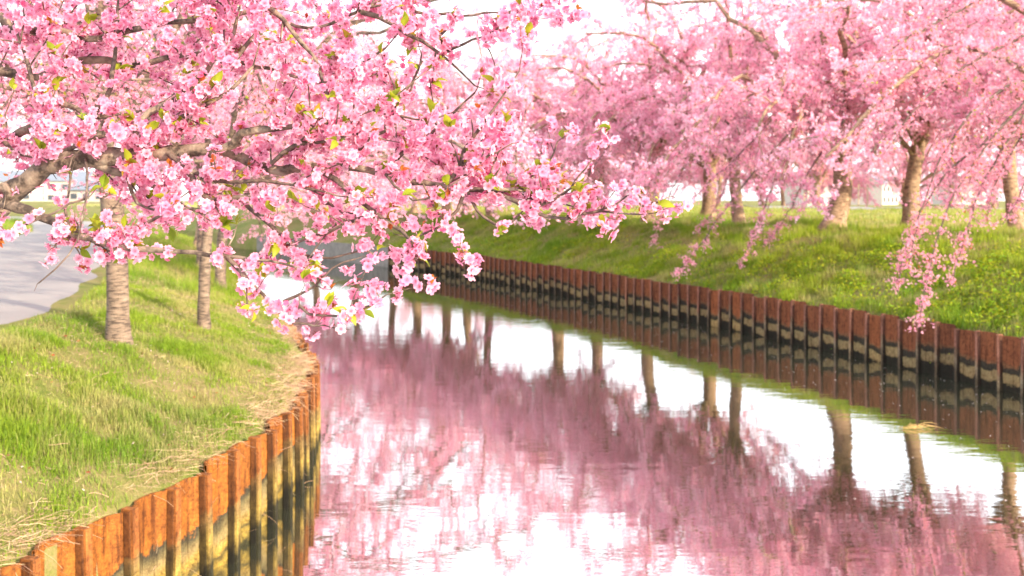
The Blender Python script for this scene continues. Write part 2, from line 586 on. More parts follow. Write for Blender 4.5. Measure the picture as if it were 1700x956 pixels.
# water
A_ = a_fine
lx, ly = xy(A_, dL(A_) - 0.25)
rx, ry = xy(A_, dR(A_) + 0.25)
V = np.concatenate([np.stack([lx, ly, lx * 0], -1), np.stack([rx, ry, rx * 0], -1)])
k = len(A_)
i = np.arange(k - 1)
tag(obj('water', MB().add(V, np.stack([i, i + k, i + k + 1, i + 1], -1)).mesh('water'), M_WATER), 'still canal water mirroring the trees and the sky', kind='structure')


# ------------------------------------------------------------------ sheet pile walls
def pile_mesh(s, flip=False):
    """one steel pan: a recessed back, splayed sides; local x along the wall, +y to the water"""
    mb = MB()
    prof = [(-s / 2, 0.004), (-s * 0.40, -0.012), (-s * 0.30, -0.055), (-s * 0.1, -0.070), (s * 0.14, -0.062), (s * 0.24, -0.030), (s * 0.34, 0.0)]
    back = [(x, y - 0.02) for x, y in prof]
    zs = [-0.5, 0.1, 0.5, 0.95]
    k = len(prof)
    v = [(x, y, z) for z in zs for x, y in prof] + [(x, y, z) for z in zs for x, y in back]
    f = []
    o2 = k * len(zs)
    for r in range(len(zs) - 1):
        for i in range(k - 1):
            f.append((r * k + i + 1, r * k + i, (r + 1) * k + i, (r + 1) * k + i + 1))
            f.append((o2 + r * k + i, o2 + r * k + i + 1, o2 + (r + 1) * k + i + 1, o2 + (r + 1) * k + i))
    for i in range(k - 1):
        t0 = (len(zs) - 1) * k + i
        f.append((t0 + 1, t0, o2 + t0, o2 + t0 + 1))
    if flip: v, f = [(-x, y, z) for x, y, z in v], [q[::-1] for q in f]
    mb.add(v, np.array(f))
    return mb.mesh('sheet_pile', False)


def flange_mesh(s, wdt, proud, flip=False):
    mb = MB()
    x0, x1 = s * 0.34 - 0.004, s * 0.34 + wdt
    b = 0.006
    prof = [(x0, -0.03), (x0, proud - b), (x0 + b, proud), (x1 - b, proud), (x1, proud - b), (x1, -0.03)]
    zs = [-0.5, 0.15, 0.55, 0.965]
    k = len(prof)
    rr = random.Random(3)
    v = [(x + rr.uniform(-.002, .002), y + rr.uniform(-.002, .002), z) for z in zs for x, y in prof]
    f = []
    for r in range(len(zs) - 1):
        for i in range(k - 1):
            f.append((r * k + i + 1, r * k + i, (r + 1) * k + i, (r + 1) * k + i + 1))
    cap = [(len(zs) - 1) * k + i for i in range(k)][::-1]
    if flip: v, f, cap = [(-x, y, z) for x, y, z in v], [q[::-1] for q in f], cap[::-1]
    mb.add(v, [np.array(f), np.array([cap])])
    # tarry seam of the interlock, a thin ragged bead beside the flange
    zs = np.linspace(-0.5, 0.955, 16)
    sv, sf, sc_ = [], [], []
    for r, z in enumerate(zs):
        wd = 0.014 + 0.008 * rr.random() * (z < 0.5)
        xx = [x0 - wd, x0 - wd * 0.5, x0]
        yy = [0.0, min(proud, 0.045) + rr.uniform(-.004, .004), min(proud, 0.05)]
        sv += [((-x if flip else x), y, z) for x, y in zip(xx, yy)]
        g = 0.42 if z > 0.5 else 0.16
        sc_ += [(g, g * 0.95, g * 0.9)] * 3
        if r:
            q = 3 * r
            for i in range(2):
                fq = (q + i + 1, q + i, q + i - 3, q + i - 2)
                sf.append(fq if flip else fq[::-1])
    mb.add(sv, np.array(sf), np.array(sc_))
    return mb.mesh('flange', False)


def pile_wall(label, a0, a1, wall, side, s, rib_w, proud, m_pan, m_rib):
    A = np.arange(a0, a1, 0.01)
    X, Y = xy(A, wall(A))
    L = np.concatenate([[0], np.cumsum(np.hypot(np.diff(X), np.diff(Y)))])
    ts = np.arange(s / 2, L[-1], s)
    root = empty('sheet_pile_wall', (float(X[0]), float(Y[0]), 0))
    tag(root, label, 'retaining wall')
    pm, fm = pile_mesh(s, side == 'L'), flange_mesh(s, rib_w, proud, side == 'L')
    pm.materials.append(m_pan); fm.materials.append(m_rib)
    rr = random.Random(5)
    for t_ in ts:
        cx, cy = np.interp(t_, L, X), np.interp(t_, L, Y)
        px0, py0 = np.interp(t_ - s / 2, L, X), np.interp(t_ - s / 2, L, Y)
        px1, py1 = np.interp(t_ + s / 2, L, X), np.interp(t_ + s / 2, L, Y)
        ang = math.atan2(py1 - py0, px1 - px0)
        # +y of the pile must look at the water: left wall -> right hand side of travel
        if side == 'L': ang += PI
        o = obj('sheet_pile', pm, None, root, (0, 0, 0))
        o.location = Vector((float(cx), float(cy), rr.uniform(-0.05, 0.02))) - root.location
        o.rotation_euler = (rr.uniform(-0.02, 0.02), rr.uniform(-0.012, 0.012), ang + rr.uniform(-0.03, 0.03))
        fl = obj('flange', fm, None, o, (0, 0, rr.uniform(-0.008, 0.008)))
    return root


pile_wall('sunlit orange rusty sheet pile wall holding the near bank', 0.5, 42, dL, 'L', 0.50, 0.060, 0.075, M_RUST_L, M_RIB_L)
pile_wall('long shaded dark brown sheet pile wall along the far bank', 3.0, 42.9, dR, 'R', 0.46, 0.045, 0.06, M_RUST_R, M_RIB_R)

# concrete revetment that takes over from the piling at the bend
Ac = np.linspace(42.93, 61, 30)
X, Y = xy(Ac, dR(Ac) + 0.02)
X2, Y2 = xy(Ac, dR(Ac) + 0.35)
n = len(Ac)
V = np.concatenate([np.stack([X, Y, X * 0 - 0.5], -1), np.stack([X, Y, X * 0 + 0.93], -1), np.stack([X2, Y2, X * 0 + 0.93], -1), np.stack([X2, Y2, X * 0 - 0.5], -1)])
i = np.arange(n - 1)
F = np.concatenate([np.stack([i + r * n, i + 1 + r * n, i + 1 + (r + 1) * n, i + (r + 1) * n], -1) for r in range(3)])
mb = MB().add(V, [F, np.array([[0, n, 2 * n, 3 * n]])])
tag(obj('concrete_wall', mb.mesh('concrete_wall'), M_CONC), 'plain grey concrete wall beyond the end of the far piling', 'retaining wall')

# ------------------------------------------------------------------ grass
def grass(name, label, wall, side, a_rng, o_rng, count, hgt, wid, seed, two=True, dens=None, zf=z_left, greens=None, mat=M_GRASS, cat='grass'):
    rng = np.random.default_rng(seed)
    a = rng.uniform(*a_rng, count * 3)
    o = rng.uniform(*o_rng, count * 3)
    d = wall(a) - o if side == 'L' else wall(a) + o
    x, y = xy(a, d)
    patch = vnoise(x * 0.9, y * 0.9, 21)
    fine = vnoise(x * 3.1, y * 3.1, 22)
    clumps = 0.5 * vnoise(x * 1.7, y * 1.7, 24) + 0.5 * vnoise(x * 4.3, y * 4.3, 25)
    p = np.clip((clumps - 0.28) * 2.6, 0.25, 1) * (0.3 + 0.7 * fine)
    if dens is not None: p = p * dens(a, o, x, y)
    p = p * np.clip(y, 0, 1)
    keep = rng.random(len(a)) < p
    a, o, x, y, patch, fine, clumps = [q[keep][:count] for q in (a, o, x, y, patch, fine, clumps)]
    m = len(a)
    z = zf(o, x, y)
    h = hgt * (0.45 + 0.9 * rng.random(m)) * (0.5 + 0.9 * fine) * (0.45 + 1.1 * clumps)
    wd = wid * (0.6 + 0.8 * rng.random(m))
    th = rng.uniform(0, 2 * PI, m)
    lean = rng.uniform(0.15, 0.95, m)
    lx_, ly_ = np.cos(th) * lean, np.sin(th) * lean
    sx, sy = -np.sin(th), np.cos(th)
    dry = np.clip((vnoise(x * 2.6, y * 2.6, 33) - 0.42) * 2.4 - (clumps - 0.5) * 1.2 + rng.normal(0, 0.3, m), 0, 1)[:, None]
    g = np.array(greens if greens is not None else [(0.13, 0.25, 0.02), (0.28, 0.38, 0.035)])
    tt = np.clip(patch + rng.normal(0, 0.25, m), 0, 1)[:, None]
    col = g[0] * (1 - tt) + g[1] * tt
    straw = np.array([0.50, 0.39, 0.22])
    col = col * (1 - dry * 0.58) + straw * dry * 0.58
    col *= (0.75 + 0.5 * rng.random((m, 1)))
    B = np.stack([x, y, z - 0.01], -1)
    S = np.stack([sx, sy, 0 * sx], -1) * (wd / 2)[:, None]
    if two:
        Mid = B + np.stack([lx_ * h * 0.25, ly_ * h * 0.25, h * 0.62], -1)
        Tip = B + np.stack([lx_ * h * 0.85, ly_ * h * 0.85, h * (1.05 - 0.35 * lean)], -1)
        V = np.stack([B - S, B + S, Mid + S * 0.8, Mid - S * 0.8, Tip], 1).reshape(-1, 3)
        i = np.arange(m)[:, None] * 5
        F = [i + np.array([[0, 1, 2, 3]]), i + np.array([[3, 2, 4]])]
        C = np.repeat(col, 5, 0)
    else:
        Tip = B + np.stack([lx_ * h * 0.7, ly_ * h * 0.7, h], -1)
        V = np.stack([B - S, B + S, Tip], 1).reshape(-1, 3)
        i = np.arange(m)[:, None] * 3
        F = [i + np.array([[0, 1, 2]])]
        C = np.repeat(col, 3, 0)
    ob = obj(name, MB().add(V, F, C).mesh(name), mat)
    return tag(ob, label, cat, kind='stuff')


grass('grass', 'fresh green grass on the near bank between piling and road', dL, 'L', (2, 18), (0.11, 3.05), 150000, 0.085, 0.0055, 1, True,
      lambda a, o, x, y: np.clip((o - 0.0) / 0.3, 0.45, 1) * np.clip(1.35 - y / 22, 0.3, 1) * np.clip((3.1 - o) / 0.45, 0.1, 1))
grass('grass', 'short grass of the near bank farther along the canal', dL, 'L', (17, 45), (0.05, 3.05), 40000, 0.15, 0.012, 2, False)
grass('grass', 'verge of bright grass on the other side of the road', dL, 'L', (10, 75), (7.6, 13), 45000, 0.28, 0.03, 3, False)
grass('grass', 'lush green grass on the slope of the far bank', dR, 'R', (6, 46), (0.10, 6.3), 150000, 0.17, 0.016, 4, False,
      lambda a, o, x, y: np.clip(1.5 - o / 7, 0.3, 1) * np.clip(1.5 - a / 60, 0.5, 1), z_right, [(0.14, 0.28, 0.02), (0.36, 0.45, 0.035)])
grass('grass', 'yellowing short grass of the meadow behind the far trees', dR, 'R', (4, 70), (6.0, 27.5), 70000, 0.16, 0.03, 5, False,
      None, z_right, [(0.20, 0.29, 0.04), (0.34, 0.36, 0.07)])


def bits(name, label, cat, pts, size, cols, seed, mat, flat=0.5, slim=0.45):
    """small leaf-like faces lying about at pts"""
    rng = np.random.default_rng(seed)
    m = len(pts)
    nrm = rand_dirs(m, rng); nrm[:, 2] = np.abs(nrm[:, 2]) + flat
    nrm /= np.linalg.norm(nrm, axis=1, keepdims=True)
    U, Vv, _ = bases(nrm, rng)
    s = (size * (0.6 + 0.8 * rng.random(m)))[:, None]
    P = np.asarray(pts)
    V = np.stack([P - U * s, P + Vv * s * slim, P + U * s, P - Vv * s * slim], 1).reshape(-1, 3)
    cols = np.array(cols)
    c = cols[rng.integers(0, len(cols), m)] * (0.8 + 0.4 * rng.random((m, 1)))
    i = np.arange(m)[:, None] * 4
    return tag(obj(name, MB().add(V, i + np.array([[0, 1, 2, 3]]), np.repeat(c, 4, 0)).mesh(name), mat), label, cat, kind='stuff')


# broad-leaved weeds in yellow-green patches on the far slope
rng = np.random.default_rng(40)
pts = []
for c0, r0 in [((1420, 470), 1.5), ((1210, 450), 1.4), ((1640, 460), 1.9), ((1560, 500), 1.2), ((1330, 440), 1.0), ((1080, 440), 1.5), ((960, 415), 1.6), ((1480, 420), 1.0), ((850, 400), 1.6), ((1690, 520), 1.2), ((1280, 475), 0.8)]:
    c = hit_ground(*c0)
    m = int(1500 * r0 * r0)
    q = rng.normal(0, 0.45 * r0, (m, 2))
    for qx, qy in q:
        x, y = c[0] + qx, c[1] + qy
        a, d = ad(x, y)
        if d - dR(a) < 0.05: continue
        if vnoise(x * 2.2, y * 2.2, 8) < 0.38: continue
        hh = 0.24 * vnoise(x * 2.2, y * 2.2, 8)
        pts.append((x, y, ground_z(x, y) + rng.uniform(0.02, 0.05 + hh)))
bits('weeds', 'yellow green leafy weeds in clumps on the far slope', 'weeds', pts, 0.034, [(0.28, 0.42, 0.02), (0.36, 0.46, 0.03), (0.22, 0.38, 0.03), (0.46, 0.48, 0.03)], 41, M_GRASS, 0.4)

# dry straw matted along the edge of the near piling and hanging over it
def straw(name, label, count, seed):
    rng = np.random.default_rng(seed)
    mb = MB()
    a = rng.uniform(3.5, 22, count)
    o = 0.07 + np.abs(rng.normal(0.0, 0.17, count))
    far = rng.random(count) < 0.08
    o[far] = rng.uniform(0.2, 2.6, far.sum())
    clump = vnoise(a * 1.6, a * 0, 4)
    keep = (rng.random(count) < clump * 1.6 - 0.25) | far
    a, o, far = a[keep], o[keep], far[keep]
    m = len(a)
    x, y = xy(a, dL(a) - o)
    z = z_left(o, x, y) + rng.uniform(0.0, 0.09, m)
    th = rng.uniform(0, 2 * PI, m)
    L = rng.uniform(0.07, 0.26, m) * np.where(far, 0.6, 1.0)
    over = (rng.random(m) < 0.22) & (o < 0.16)
    nxy = NN
    dirx = np.cos(th); diry = np.sin(th)
    dirx[over] = nxy[0] + rng.normal(0, 0.5, over.sum()); diry[over] = nxy[1] + rng.normal(0, 0.5, over.sum())
    up = rng.uniform(-0.05, 0.5, m)
    curve = np.where(over, rng.uniform(0.6, 1.7, m), rng.uniform(0.1, 0.6, m))
    P0 = np.stack([x, y, z], -1)
    D = np.stack([dirx, diry, up], -1)
    D /= np.linalg.norm(D, axis=1, keepdims=True)
    side = np.cross(D, rand_dirs(m, rng)); side /= np.linalg.norm(side, axis=1, keepdims=True)
    wd = rng.uniform(0.0007, 0.0021, m)[:, None]
    pts_ = []
    for s in (0, 0.33, 0.66, 1.0):
        q = P0 + D * (L * s)[:, None]
        q[:, 2] -= curve * (L * s) ** 1.6 * 1.2
        if s: q += rng.normal(0, 0.006, q.shape)
        pts_.append((q - side * wd, q + side * wd))
    V = np.stack([p for pr in pts_ for p in pr], 1).reshape(-1, 3)
    i = np.arange(m)[:, None] * 8
    F = np.concatenate([i + np.array([[2 * r, 2 * r + 1, 2 * r + 3, 2 * r + 2]]) for r in range(3)])
    base = np.array([(0.50, 0.36, 0.24), (0.40, 0.26, 0.17), (0.58, 0.46, 0.30), (0.46, 0.29, 0.22)])
    c = base[rng.integers(0, 4, m)] * (0.75 + 0.4 * rng.random((m, 1)))
    return tag(obj(name, MB().add(V, F, np.repeat(c, 8, 0)).mesh(name), M_STRAW), label, 'dry grass', kind='stuff')


straw('dry_straw', 'pale dry straw matted along the near bank edge and hanging over the piling', 15000, 50)

rng = np.random.default_rng(58)
a = rng.uniform(3, 20, 26000); o = rng.uniform(0.1, 3.0, 26000)
x, y = xy(a, dL(a) - o)
kp = vnoise(x * 1.7, y * 1.7, 24) < rng.uniform(0.25, 0.75, 26000)
x, y, o = x[kp], y[kp], o[kp]
bits('straw_litter', 'thin litter of dry blades lying in the near grass', 'dry grass', np.stack([x, y, z_left(o, x, y) + rng.uniform(0.005, 0.05, len(x))], -1), 0.030,
     [(0.46, 0.34, 0.22), (0.38, 0.27, 0.18), (0.52, 0.42, 0.26)], 59, M_STRAW, 0.9, 0.06)
# dead leaves, fallen petals
rng = np.random.default_rng(60)
a = rng.uniform(4, 17, 700); o = rng.uniform(0.05, 3, 700)
x, y = xy(a, dL(a) - o)
p = np.stack([x, y, z_left(o, x, y) + rng.uniform(0.02, 0.07, 700)], -1)
bits('fallen_leaves', 'small red brown dead leaves scattered in the near grass', 'dead leaves', p[:230], 0.02, [(0.32, 0.05, 0.03), (0.38, 0.14, 0.06), (0.25, 0.12, 0.07)], 61, M_LEAF, 0.8)
bits('fallen_petals', 'pale petals fallen into the near grass', 'petals', p[230:], 0.011, [(0.85, 0.62, 0.70), (0.9, 0.75, 0.78)], 62, M_PETAL, 0.8)
a = rng.uniform(6, 44, 800)
d = dR(a) - np.abs(rng.normal(0, 2.6, 800)) - 0.1
x, y = xy(a, d)
bits('floating_petals', 'tiny white petals floating on the canal', 'petals', np.stack([x, y, x * 0 + 0.004], -1), 0.013, [(0.9, 0.78, 0.80)], 63, M_PETAL, 60)
# floating dead reed
p0 = px(1510, 712, FPX * CAM_H / (712 - HOR))
mb = MB()
rr = np.random.default_rng(64)
for k in range(16):
    th = rr.normal(0.1, 0.35)
    L = rr.uniform(0.12, 0.33)
    q = np.array([p0 + [rr.normal(0, 0.09), rr.normal(0, 0.05), 0.004]])
    P = np.array([q[0] + [math.cos(th) * L * s, math.sin(th) * L * s, 0.012 + 0.05 * math.sin(PI * s) * rr.random()] for s in (0, .33, .66, 1)])
    v, f = tube(P, [0.004, 0.004, 0.003, 0.001], 4)
    mb.add(v, f, np.array([0.55, 0.38, 0.16]) * rr.uniform(.7, 1.2))
tag(obj('floating_reed', mb.mesh('floating_reed'), M_STRAW), 'tangle of yellow dead reed drifting on the water', 'reed')


# ------------------------------------------------------------------ blossom geometry
def flower_template(lod):
    """five notched petals round a deep pink eye; +z is the way the flower faces. verts, quads, tris, colour weight"""
    V, Q, T, K = [], [], [], []
    for i in range(5):
        a = 2 * PI * i / 5
        ca, sa = math.cos(a), math.sin(a)
        def pt(r, w_, z): return (r * ca - w_ * sa, r * sa + w_ * ca, z)
        b0 = len(V)
        if lod == 0:
            V += [pt(0.06, 0, 0.0), pt(0.50, -0.40, 0.12), pt(0.93, -0.22, 0.22), pt(0.84, 0, 0.23), pt(0.93, 0.22, 0.22), pt(0.50, 0.40, 0.12), pt(0.42, 0, 0.06)]
            K += [0.1, 0.97, 1.0, 1.0, 1.0, 0.97, 0.84]
            Q += [(b0, b0 + 1, b0 + 2, b0 + 6), (b0, b0 + 6, b0 + 4, b0 + 5)]
            T += [(b0 + 6, b0 + 2, b0 + 3), (b0 + 6, b0 + 3, b0 + 4)]
        else:
            V += [pt(0.05, 0, 0.0), pt(0.58, -0.38, 0.14), pt(0.95, 0, 0.22), pt(0.58, 0.38, 0.14)]
            K += [0.1, 0.85, 1.0, 0.85]
            Q += [(b0, b0 + 1, b0 + 2, b0 + 3)]
    if lod == 0:
        b0 = len(V)                                   # calyx tube and stalk
        V += [(0.13, 0, 0.0), (-0.065, 0.11, 0.0), (-0.065, -0.11, 0.0), (0.02, 0, -0.45), (-0.05, 0.0, -0.45), (0.0, 0.04, -0.45)]
        K += [-1] * 6
        T += [(b0, b0 + 1, b0 + 3), (b0 + 1, b0 + 2, b0 + 4), (b0 + 2, b0, b0 + 5)]
        b0 = len(V)
        for i in range(5):                            # stamens
            a = 2 * PI * (i + 0.5) / 5
            V += [(0.02 * math.cos(a + 1), 0.02 * math.sin(a + 1), 0.01), (0.02 * math.cos(a - 1), 0.02 * math.sin(a - 1), 0.01), (0.2 * math.cos(a), 0.2 * math.sin(a), 0.22)]
            K += [-2, -2, -3]
            T += [(b0 + 3 * i, b0 + 3 * i + 1, b0 + 3 * i + 2)]
    return np.array(V), np.array(Q), (np.array(T) if T else None), np.array(K)


FT = {0: flower_template(0), 1: flower_template(1)}
EYE = np.array([0.72, 0.12, 0.28])


def petal_cols(K, tint):
    """(n,k,3) colours from weight K (k,) and outer tint (n,3)"""
    k = np.clip(K, 0, 1)[None, :, None]
    c = EYE * (1 - k) + tint[:, None, :] * k
    c = np.where((K == -1)[None, :, None], np.array([0.30, 0.05, 0.05]), c)
    c = np.where((K == -2)[None, :, None], np.array([0.75, 0.25, 0.35]), c)
    c = np.where((K == -3)[None, :, None], np.array([0.75, 0.55, 0.15]), c)
    return c


def add_flowers(mb, P, D, size, tint, lod, rng):
    V, Q, T, K = FT[lod]
    U, W_, Z = bases(D, rng)
    s = np.asarray(size)[:, None, None]
    cup = (0.4 + 1.4 * rng.random(len(P)))[:, None, None]
    X = P[:, None, :] + s * (V[None, :, 0:1] * U[:, None] + V[None, :, 1:2] * W_[:, None] + V[None, :, 2:3] * Z[:, None] * cup)
    k = len(V)
    i = np.arange(len(P))[:, None, None] * k
    F = [(i + Q[None]).reshape(-1, 4)]
    if T is not None: F.append((i + T[None]).reshape(-1, 3))
    mb.add(X.reshape(-1, 3), F, petal_cols(K, tint).reshape(-1, 3))


def pinks(n, rng, deep=0.0, near=False):
    pale, mid, rich = np.array([0.96, 0.70, 0.80]), np.array([0.95, 0.53, 0.68]), np.array([0.92, 0.40, 0.57])
    if near: pale, mid, rich = np.array([0.93, 0.64, 0.78]), np.array([0.91, 0.48, 0.67]), np.array([0.86, 0.34, 0.55])
    t_ = np.clip(rng.normal(0.42 + deep, 0.28, n), 0, 1)[:, None]
    return np.where(t_ < 0.5, pale * (1 - 2 * t_) + mid * 2 * t_, mid * (2 - 2 * t_) + rich * (2 * t_ - 1))


def add_kites(mb, P, U, L, Wd, col):
    """pointed leaves from base P along U (n,3), length L, width Wd"""
    n = len(P)
    S = np.cross(U, rand_dirs(n, RNG)); S /= np.linalg.norm(S, axis=1, keepdims=True) + 1e-9
    Nn = np.cross(U, S)
    L_ = np.asarray(L)[:, None]; W_ = np.asarray(Wd)[:, None]
    V = np.stack([P, P + U * L_ * 0.45 + S * W_ + Nn * W_ * 0.4, P + U * L_ + Nn * L_ * 0.1, P + U * L_ * 0.45 - S * W_ + Nn * W_ * 0.4], 1).reshape(-1, 3)
    i = np.arange(n)[:, None] * 4
    mb.add(V, [i + np.array([[0, 1, 2]]), i + np.array([[0, 2, 3]])], np.repeat(col, 4, 0))


LEAFC = np.array([(0.30, 0.40, 0.03), (0.42, 0.46, 0.04), (0.45, 0.26, 0.04), (0.42, 0.13, 0.03), (0.24, 0.36, 0.03)])


# ------------------------------------------------------------------ whole cherry trees
def grow_tree(seed, H=7.5, spread=4.2, fork=1.7, trunk_r=0.24, lean=0.0, n_limb=12, n_l1=9, n_l2=10, per_twig=18, droop=1.0, lod=2, size=0.066, deep=0.0):
    """returns (wood mesh, crown mesh), base at the origin"""
    rng = np.random.default_rng(seed)
    wood, tips = MB(), []
    la = rng.uniform(0, 2 * PI)
    top = np.array([math.cos(la) * lean, math.sin(la) * lean, fork])
    P = smooth_line([(0, 0, -0.25), (0, 0, 0.0), top * 0.5 + [rng.normal(0, .04), rng.normal(0, .04), 0], top, top + [top[0] * 0.2, top[1] * 0.2, 0.45]], 14)
    R = np.interp(np.linspace(0, 1, 14), [0, 0.09, 0.15, 0.26, 0.8, 1], [2.3, 1.8, 1.32, 1.06, 0.92, 0.75] if trunk_r > 0.15 else [1.6, 1.38, 1.16, 1.02, 0.92, 0.75]) * trunk_r
    v, f = tube(P, R, 12, 0.2, rng)
    wood.add(v, f)
    flP, flA = [], []
    for li in range(n_limb):
        az = 2 * PI * (li + rng.uniform(-0.3, 0.3)) / n_limb
        typ = (1, 2, 0, 1, 2, 1)[li % 6]                 # 0 upright, 1 spreading, 2 low, drooping towards the canal
        if typ == 2: az = CANAL + rng.uniform(-0.8, 0.8)
        rise = (1.15, rng.uniform(0.6, 0.98), rng.uniform(0.28, 0.45))[typ]
        out = spread * rng.uniform(0.8, 1.1) * (0.55, 0.98, 1.30)[typ]
        lowb = (0.0, 0.2, rng.uniform(1.3, 2.5))[typ] * droop
        o_ = np.array([math.cos(az), math.sin(az), 0])
        hgt = (H - fork) * rise * 0.80
        st = top * (1.1, rng.uniform(0.92, 1.12), rng.uniform(0.84, 1.0))[typ]
        P = smooth_line([st, top + o_ * out * 0.22 + [0, 0, hgt * 0.40], top + o_ * out * 0.6 + [0, 0, hgt * 0.82], top + o_ * out + [0, 0, hgt * 0.95 - 0.2 * droop - lowb]], 12, rng, 0.06)
        r0 = trunk_r * rng.uniform(0.50, 0.66) * (1.0, 0.85, 0.5)[typ]
        R = np.linspace(r0, 0.03, 12)
        wood.add(*tube(P, R, 8, 0.1, rng))
        for j in range(n_l1):
            s = 0.16 + 0.84 * (j + rng.random()) / n_l1
            k = s * 11; k0 = min(int(k), 10)
            b = P[k0] + (P[k0 + 1] - P[k0]) * (k - k0)
            T = P[k0 + 1] - P[k0]; T /= np.linalg.norm(T)
            rd = rand_dirs(1, rng)[0]
            dd = 0.45 * T + 0.9 * rd + 0.35 * o_ + np.array([0, 0, 0.12])
            dd /= np.linalg.norm(dd)
            L1 = rng.uniform(0.9, 1.9) * (1.1 - 0.3 * s)
            dr = droop * rng.uniform(0.1, 0.9) * (1 if dd[2] < 0.5 else 0.3) * (1.3 if typ == 2 and s > 0.5 else 0.6)
            Q = smooth_line([b, b + dd * L1 * 0.35, b + dd * L1 * 0.7 - [0, 0, dr * 0.15], b + dd * L1 - [0, 0, dr * 0.55]], 7, rng, 0.03)
            wood.add(*tube(Q, np.linspace(max(0.018, r0 * 0.28 * (1.2 - s)), 0.008, 7), 5))
            for m in range(n_l2):
                u = (m + rng.random()) / n_l2
                k2 = u * 6; k3 = min(int(k2), 5)
                c = Q[k3] + (Q[k3 + 1] - Q[k3]) * (k2 - k3)
                d2 = 0.5 * dd + rand_dirs(1, rng)[0] + np.array([0, 0, -0.05])
                d2 /= np.linalg.norm(d2)
                L2 = rng.uniform(0.3, 0.75)
                dr2 = droop * rng.uniform(0, 0.35)
                W_ = np.array([c, c + d2 * L2 * 0.5 - [0, 0, dr2 * 0.2], c + d2 * L2 - [0, 0, dr2 * 0.7]])
                wood.add(*tube(W_, [0.007, 0.005, 0.003], 3))
                tq = rng.random(per_twig)
                flP.append(W_[0] * ((1 - tq) ** 2)[:, None] + 2 * W_[1] * (tq * (1 - tq))[:, None] + W_[2] * (tq ** 2)[:, None] + rng.normal(0, 0.045, (per_twig, 3)))
    P = np.concatenate(flP)
    crown = MB()
    nfl = len(P)
    # a few young leaves among the blossom
    leaf = rng.random(nfl) < 0.075
    Pl = P[leaf]; P = P[~leaf]
    if lod == 1:
        D = rand_dirs(len(P), rng); D[:, 2] -= 0.15; D /= np.linalg.norm(D, axis=1, keepdims=True)
        add_flowers(crown, P, D, size * (0.8 + 0.4 * rng.random(len(P))), pinks(len(P), rng, deep), 1, rng)
    else:
        n = len(P)
        tint = pinks(n, rng, deep)
        for q in range(3):
            U = rand_dirs(n, rng)
            c = tint * (0.85 + 0.25 * rng.random((n, 1)))
            add_kites(crown, P + rng.normal(0, size * 0.35, (n, 3)) - U * size * 0.5, U, size * (0.9 + 0.4 * rng.random(n)), size * (0.36 + 0.15 * rng.random(n)), c)
    U = rand_dirs(len(Pl), rng); U[:, 2] += 0.4; U /= np.linalg.norm(U, axis=1, keepdims=True)
    c = LEAFC[rng.integers(0, 5, len(Pl))]
    add_kites(crown, Pl, U, np.full(len(Pl), 0.055), np.full(len(Pl), 0.014), c)
    return wood.mesh('trunk', True), crown.mesh('crown', False)


CANAL = math.atan2(-0.70, -0.72)     # the side the low boughs lean to: out over the water
VAR = []
for i, kw in enumerate([dict(H=9.0, spread=4.8, fork=1.9, trunk_r=0.25, lean=0.35, deep=0.02), dict(H=9.4, spread=4.6, fork=2.2, trunk_r=0.21, lean=0.2, deep=0.08),
                        dict(H=8.8, spread=5.0, fork=1.7, trunk_r=0.24, lean=0.45, deep=0.0), dict(H=9.8, spread=4.7, fork=2.3, trunk_r=0.19, lean=0.3, deep=0.05)]):
    VAR.append(grow_tree(100 + i, **kw))
MIDT = grow_tree(131, H=6.8, spread=3.9, fork=2.0, trunk_r=0.115, lean=0.25, n_limb=7, n_l1=9, n_l2=12, per_twig=30, droop=0.15, lod=1, size=0.024)

MIDB = grow_tree(137, H=6.2, spread=3.4, fork=1.9, trunk_r=0.075, lean=0.3, n_limb=6, n_l1=8, n_l2=11, per_twig=26, droop=0.15, lod=1, size=0.024)
MIDC = grow_tree(141, H=6.0, spread=5.0, fork=1.7, trunk_r=0.10, lean=0.2, n_limb=12, n_l1=8, n_l2=9, per_twig=18, droop=0.45, lod=2, size=0.056)


def tree(label, var, p, rz, sc=1.0, group=None):
    wm, cm = var
    r = empty('cherry_tree', (float(p[0]), float(p[1]), float(p[2])), rz)
    r.scale = (sc, sc, sc)
    tag(r, label, 'tree', group)
    obj('trunk', wm, M_BARK_SUNLIT if var in VAR else M_BARK, r, (0, 0, 0))
    tag(obj('crown', cm, M_PETAL, r, (0, 0, 0)), kind='stuff')
    return r


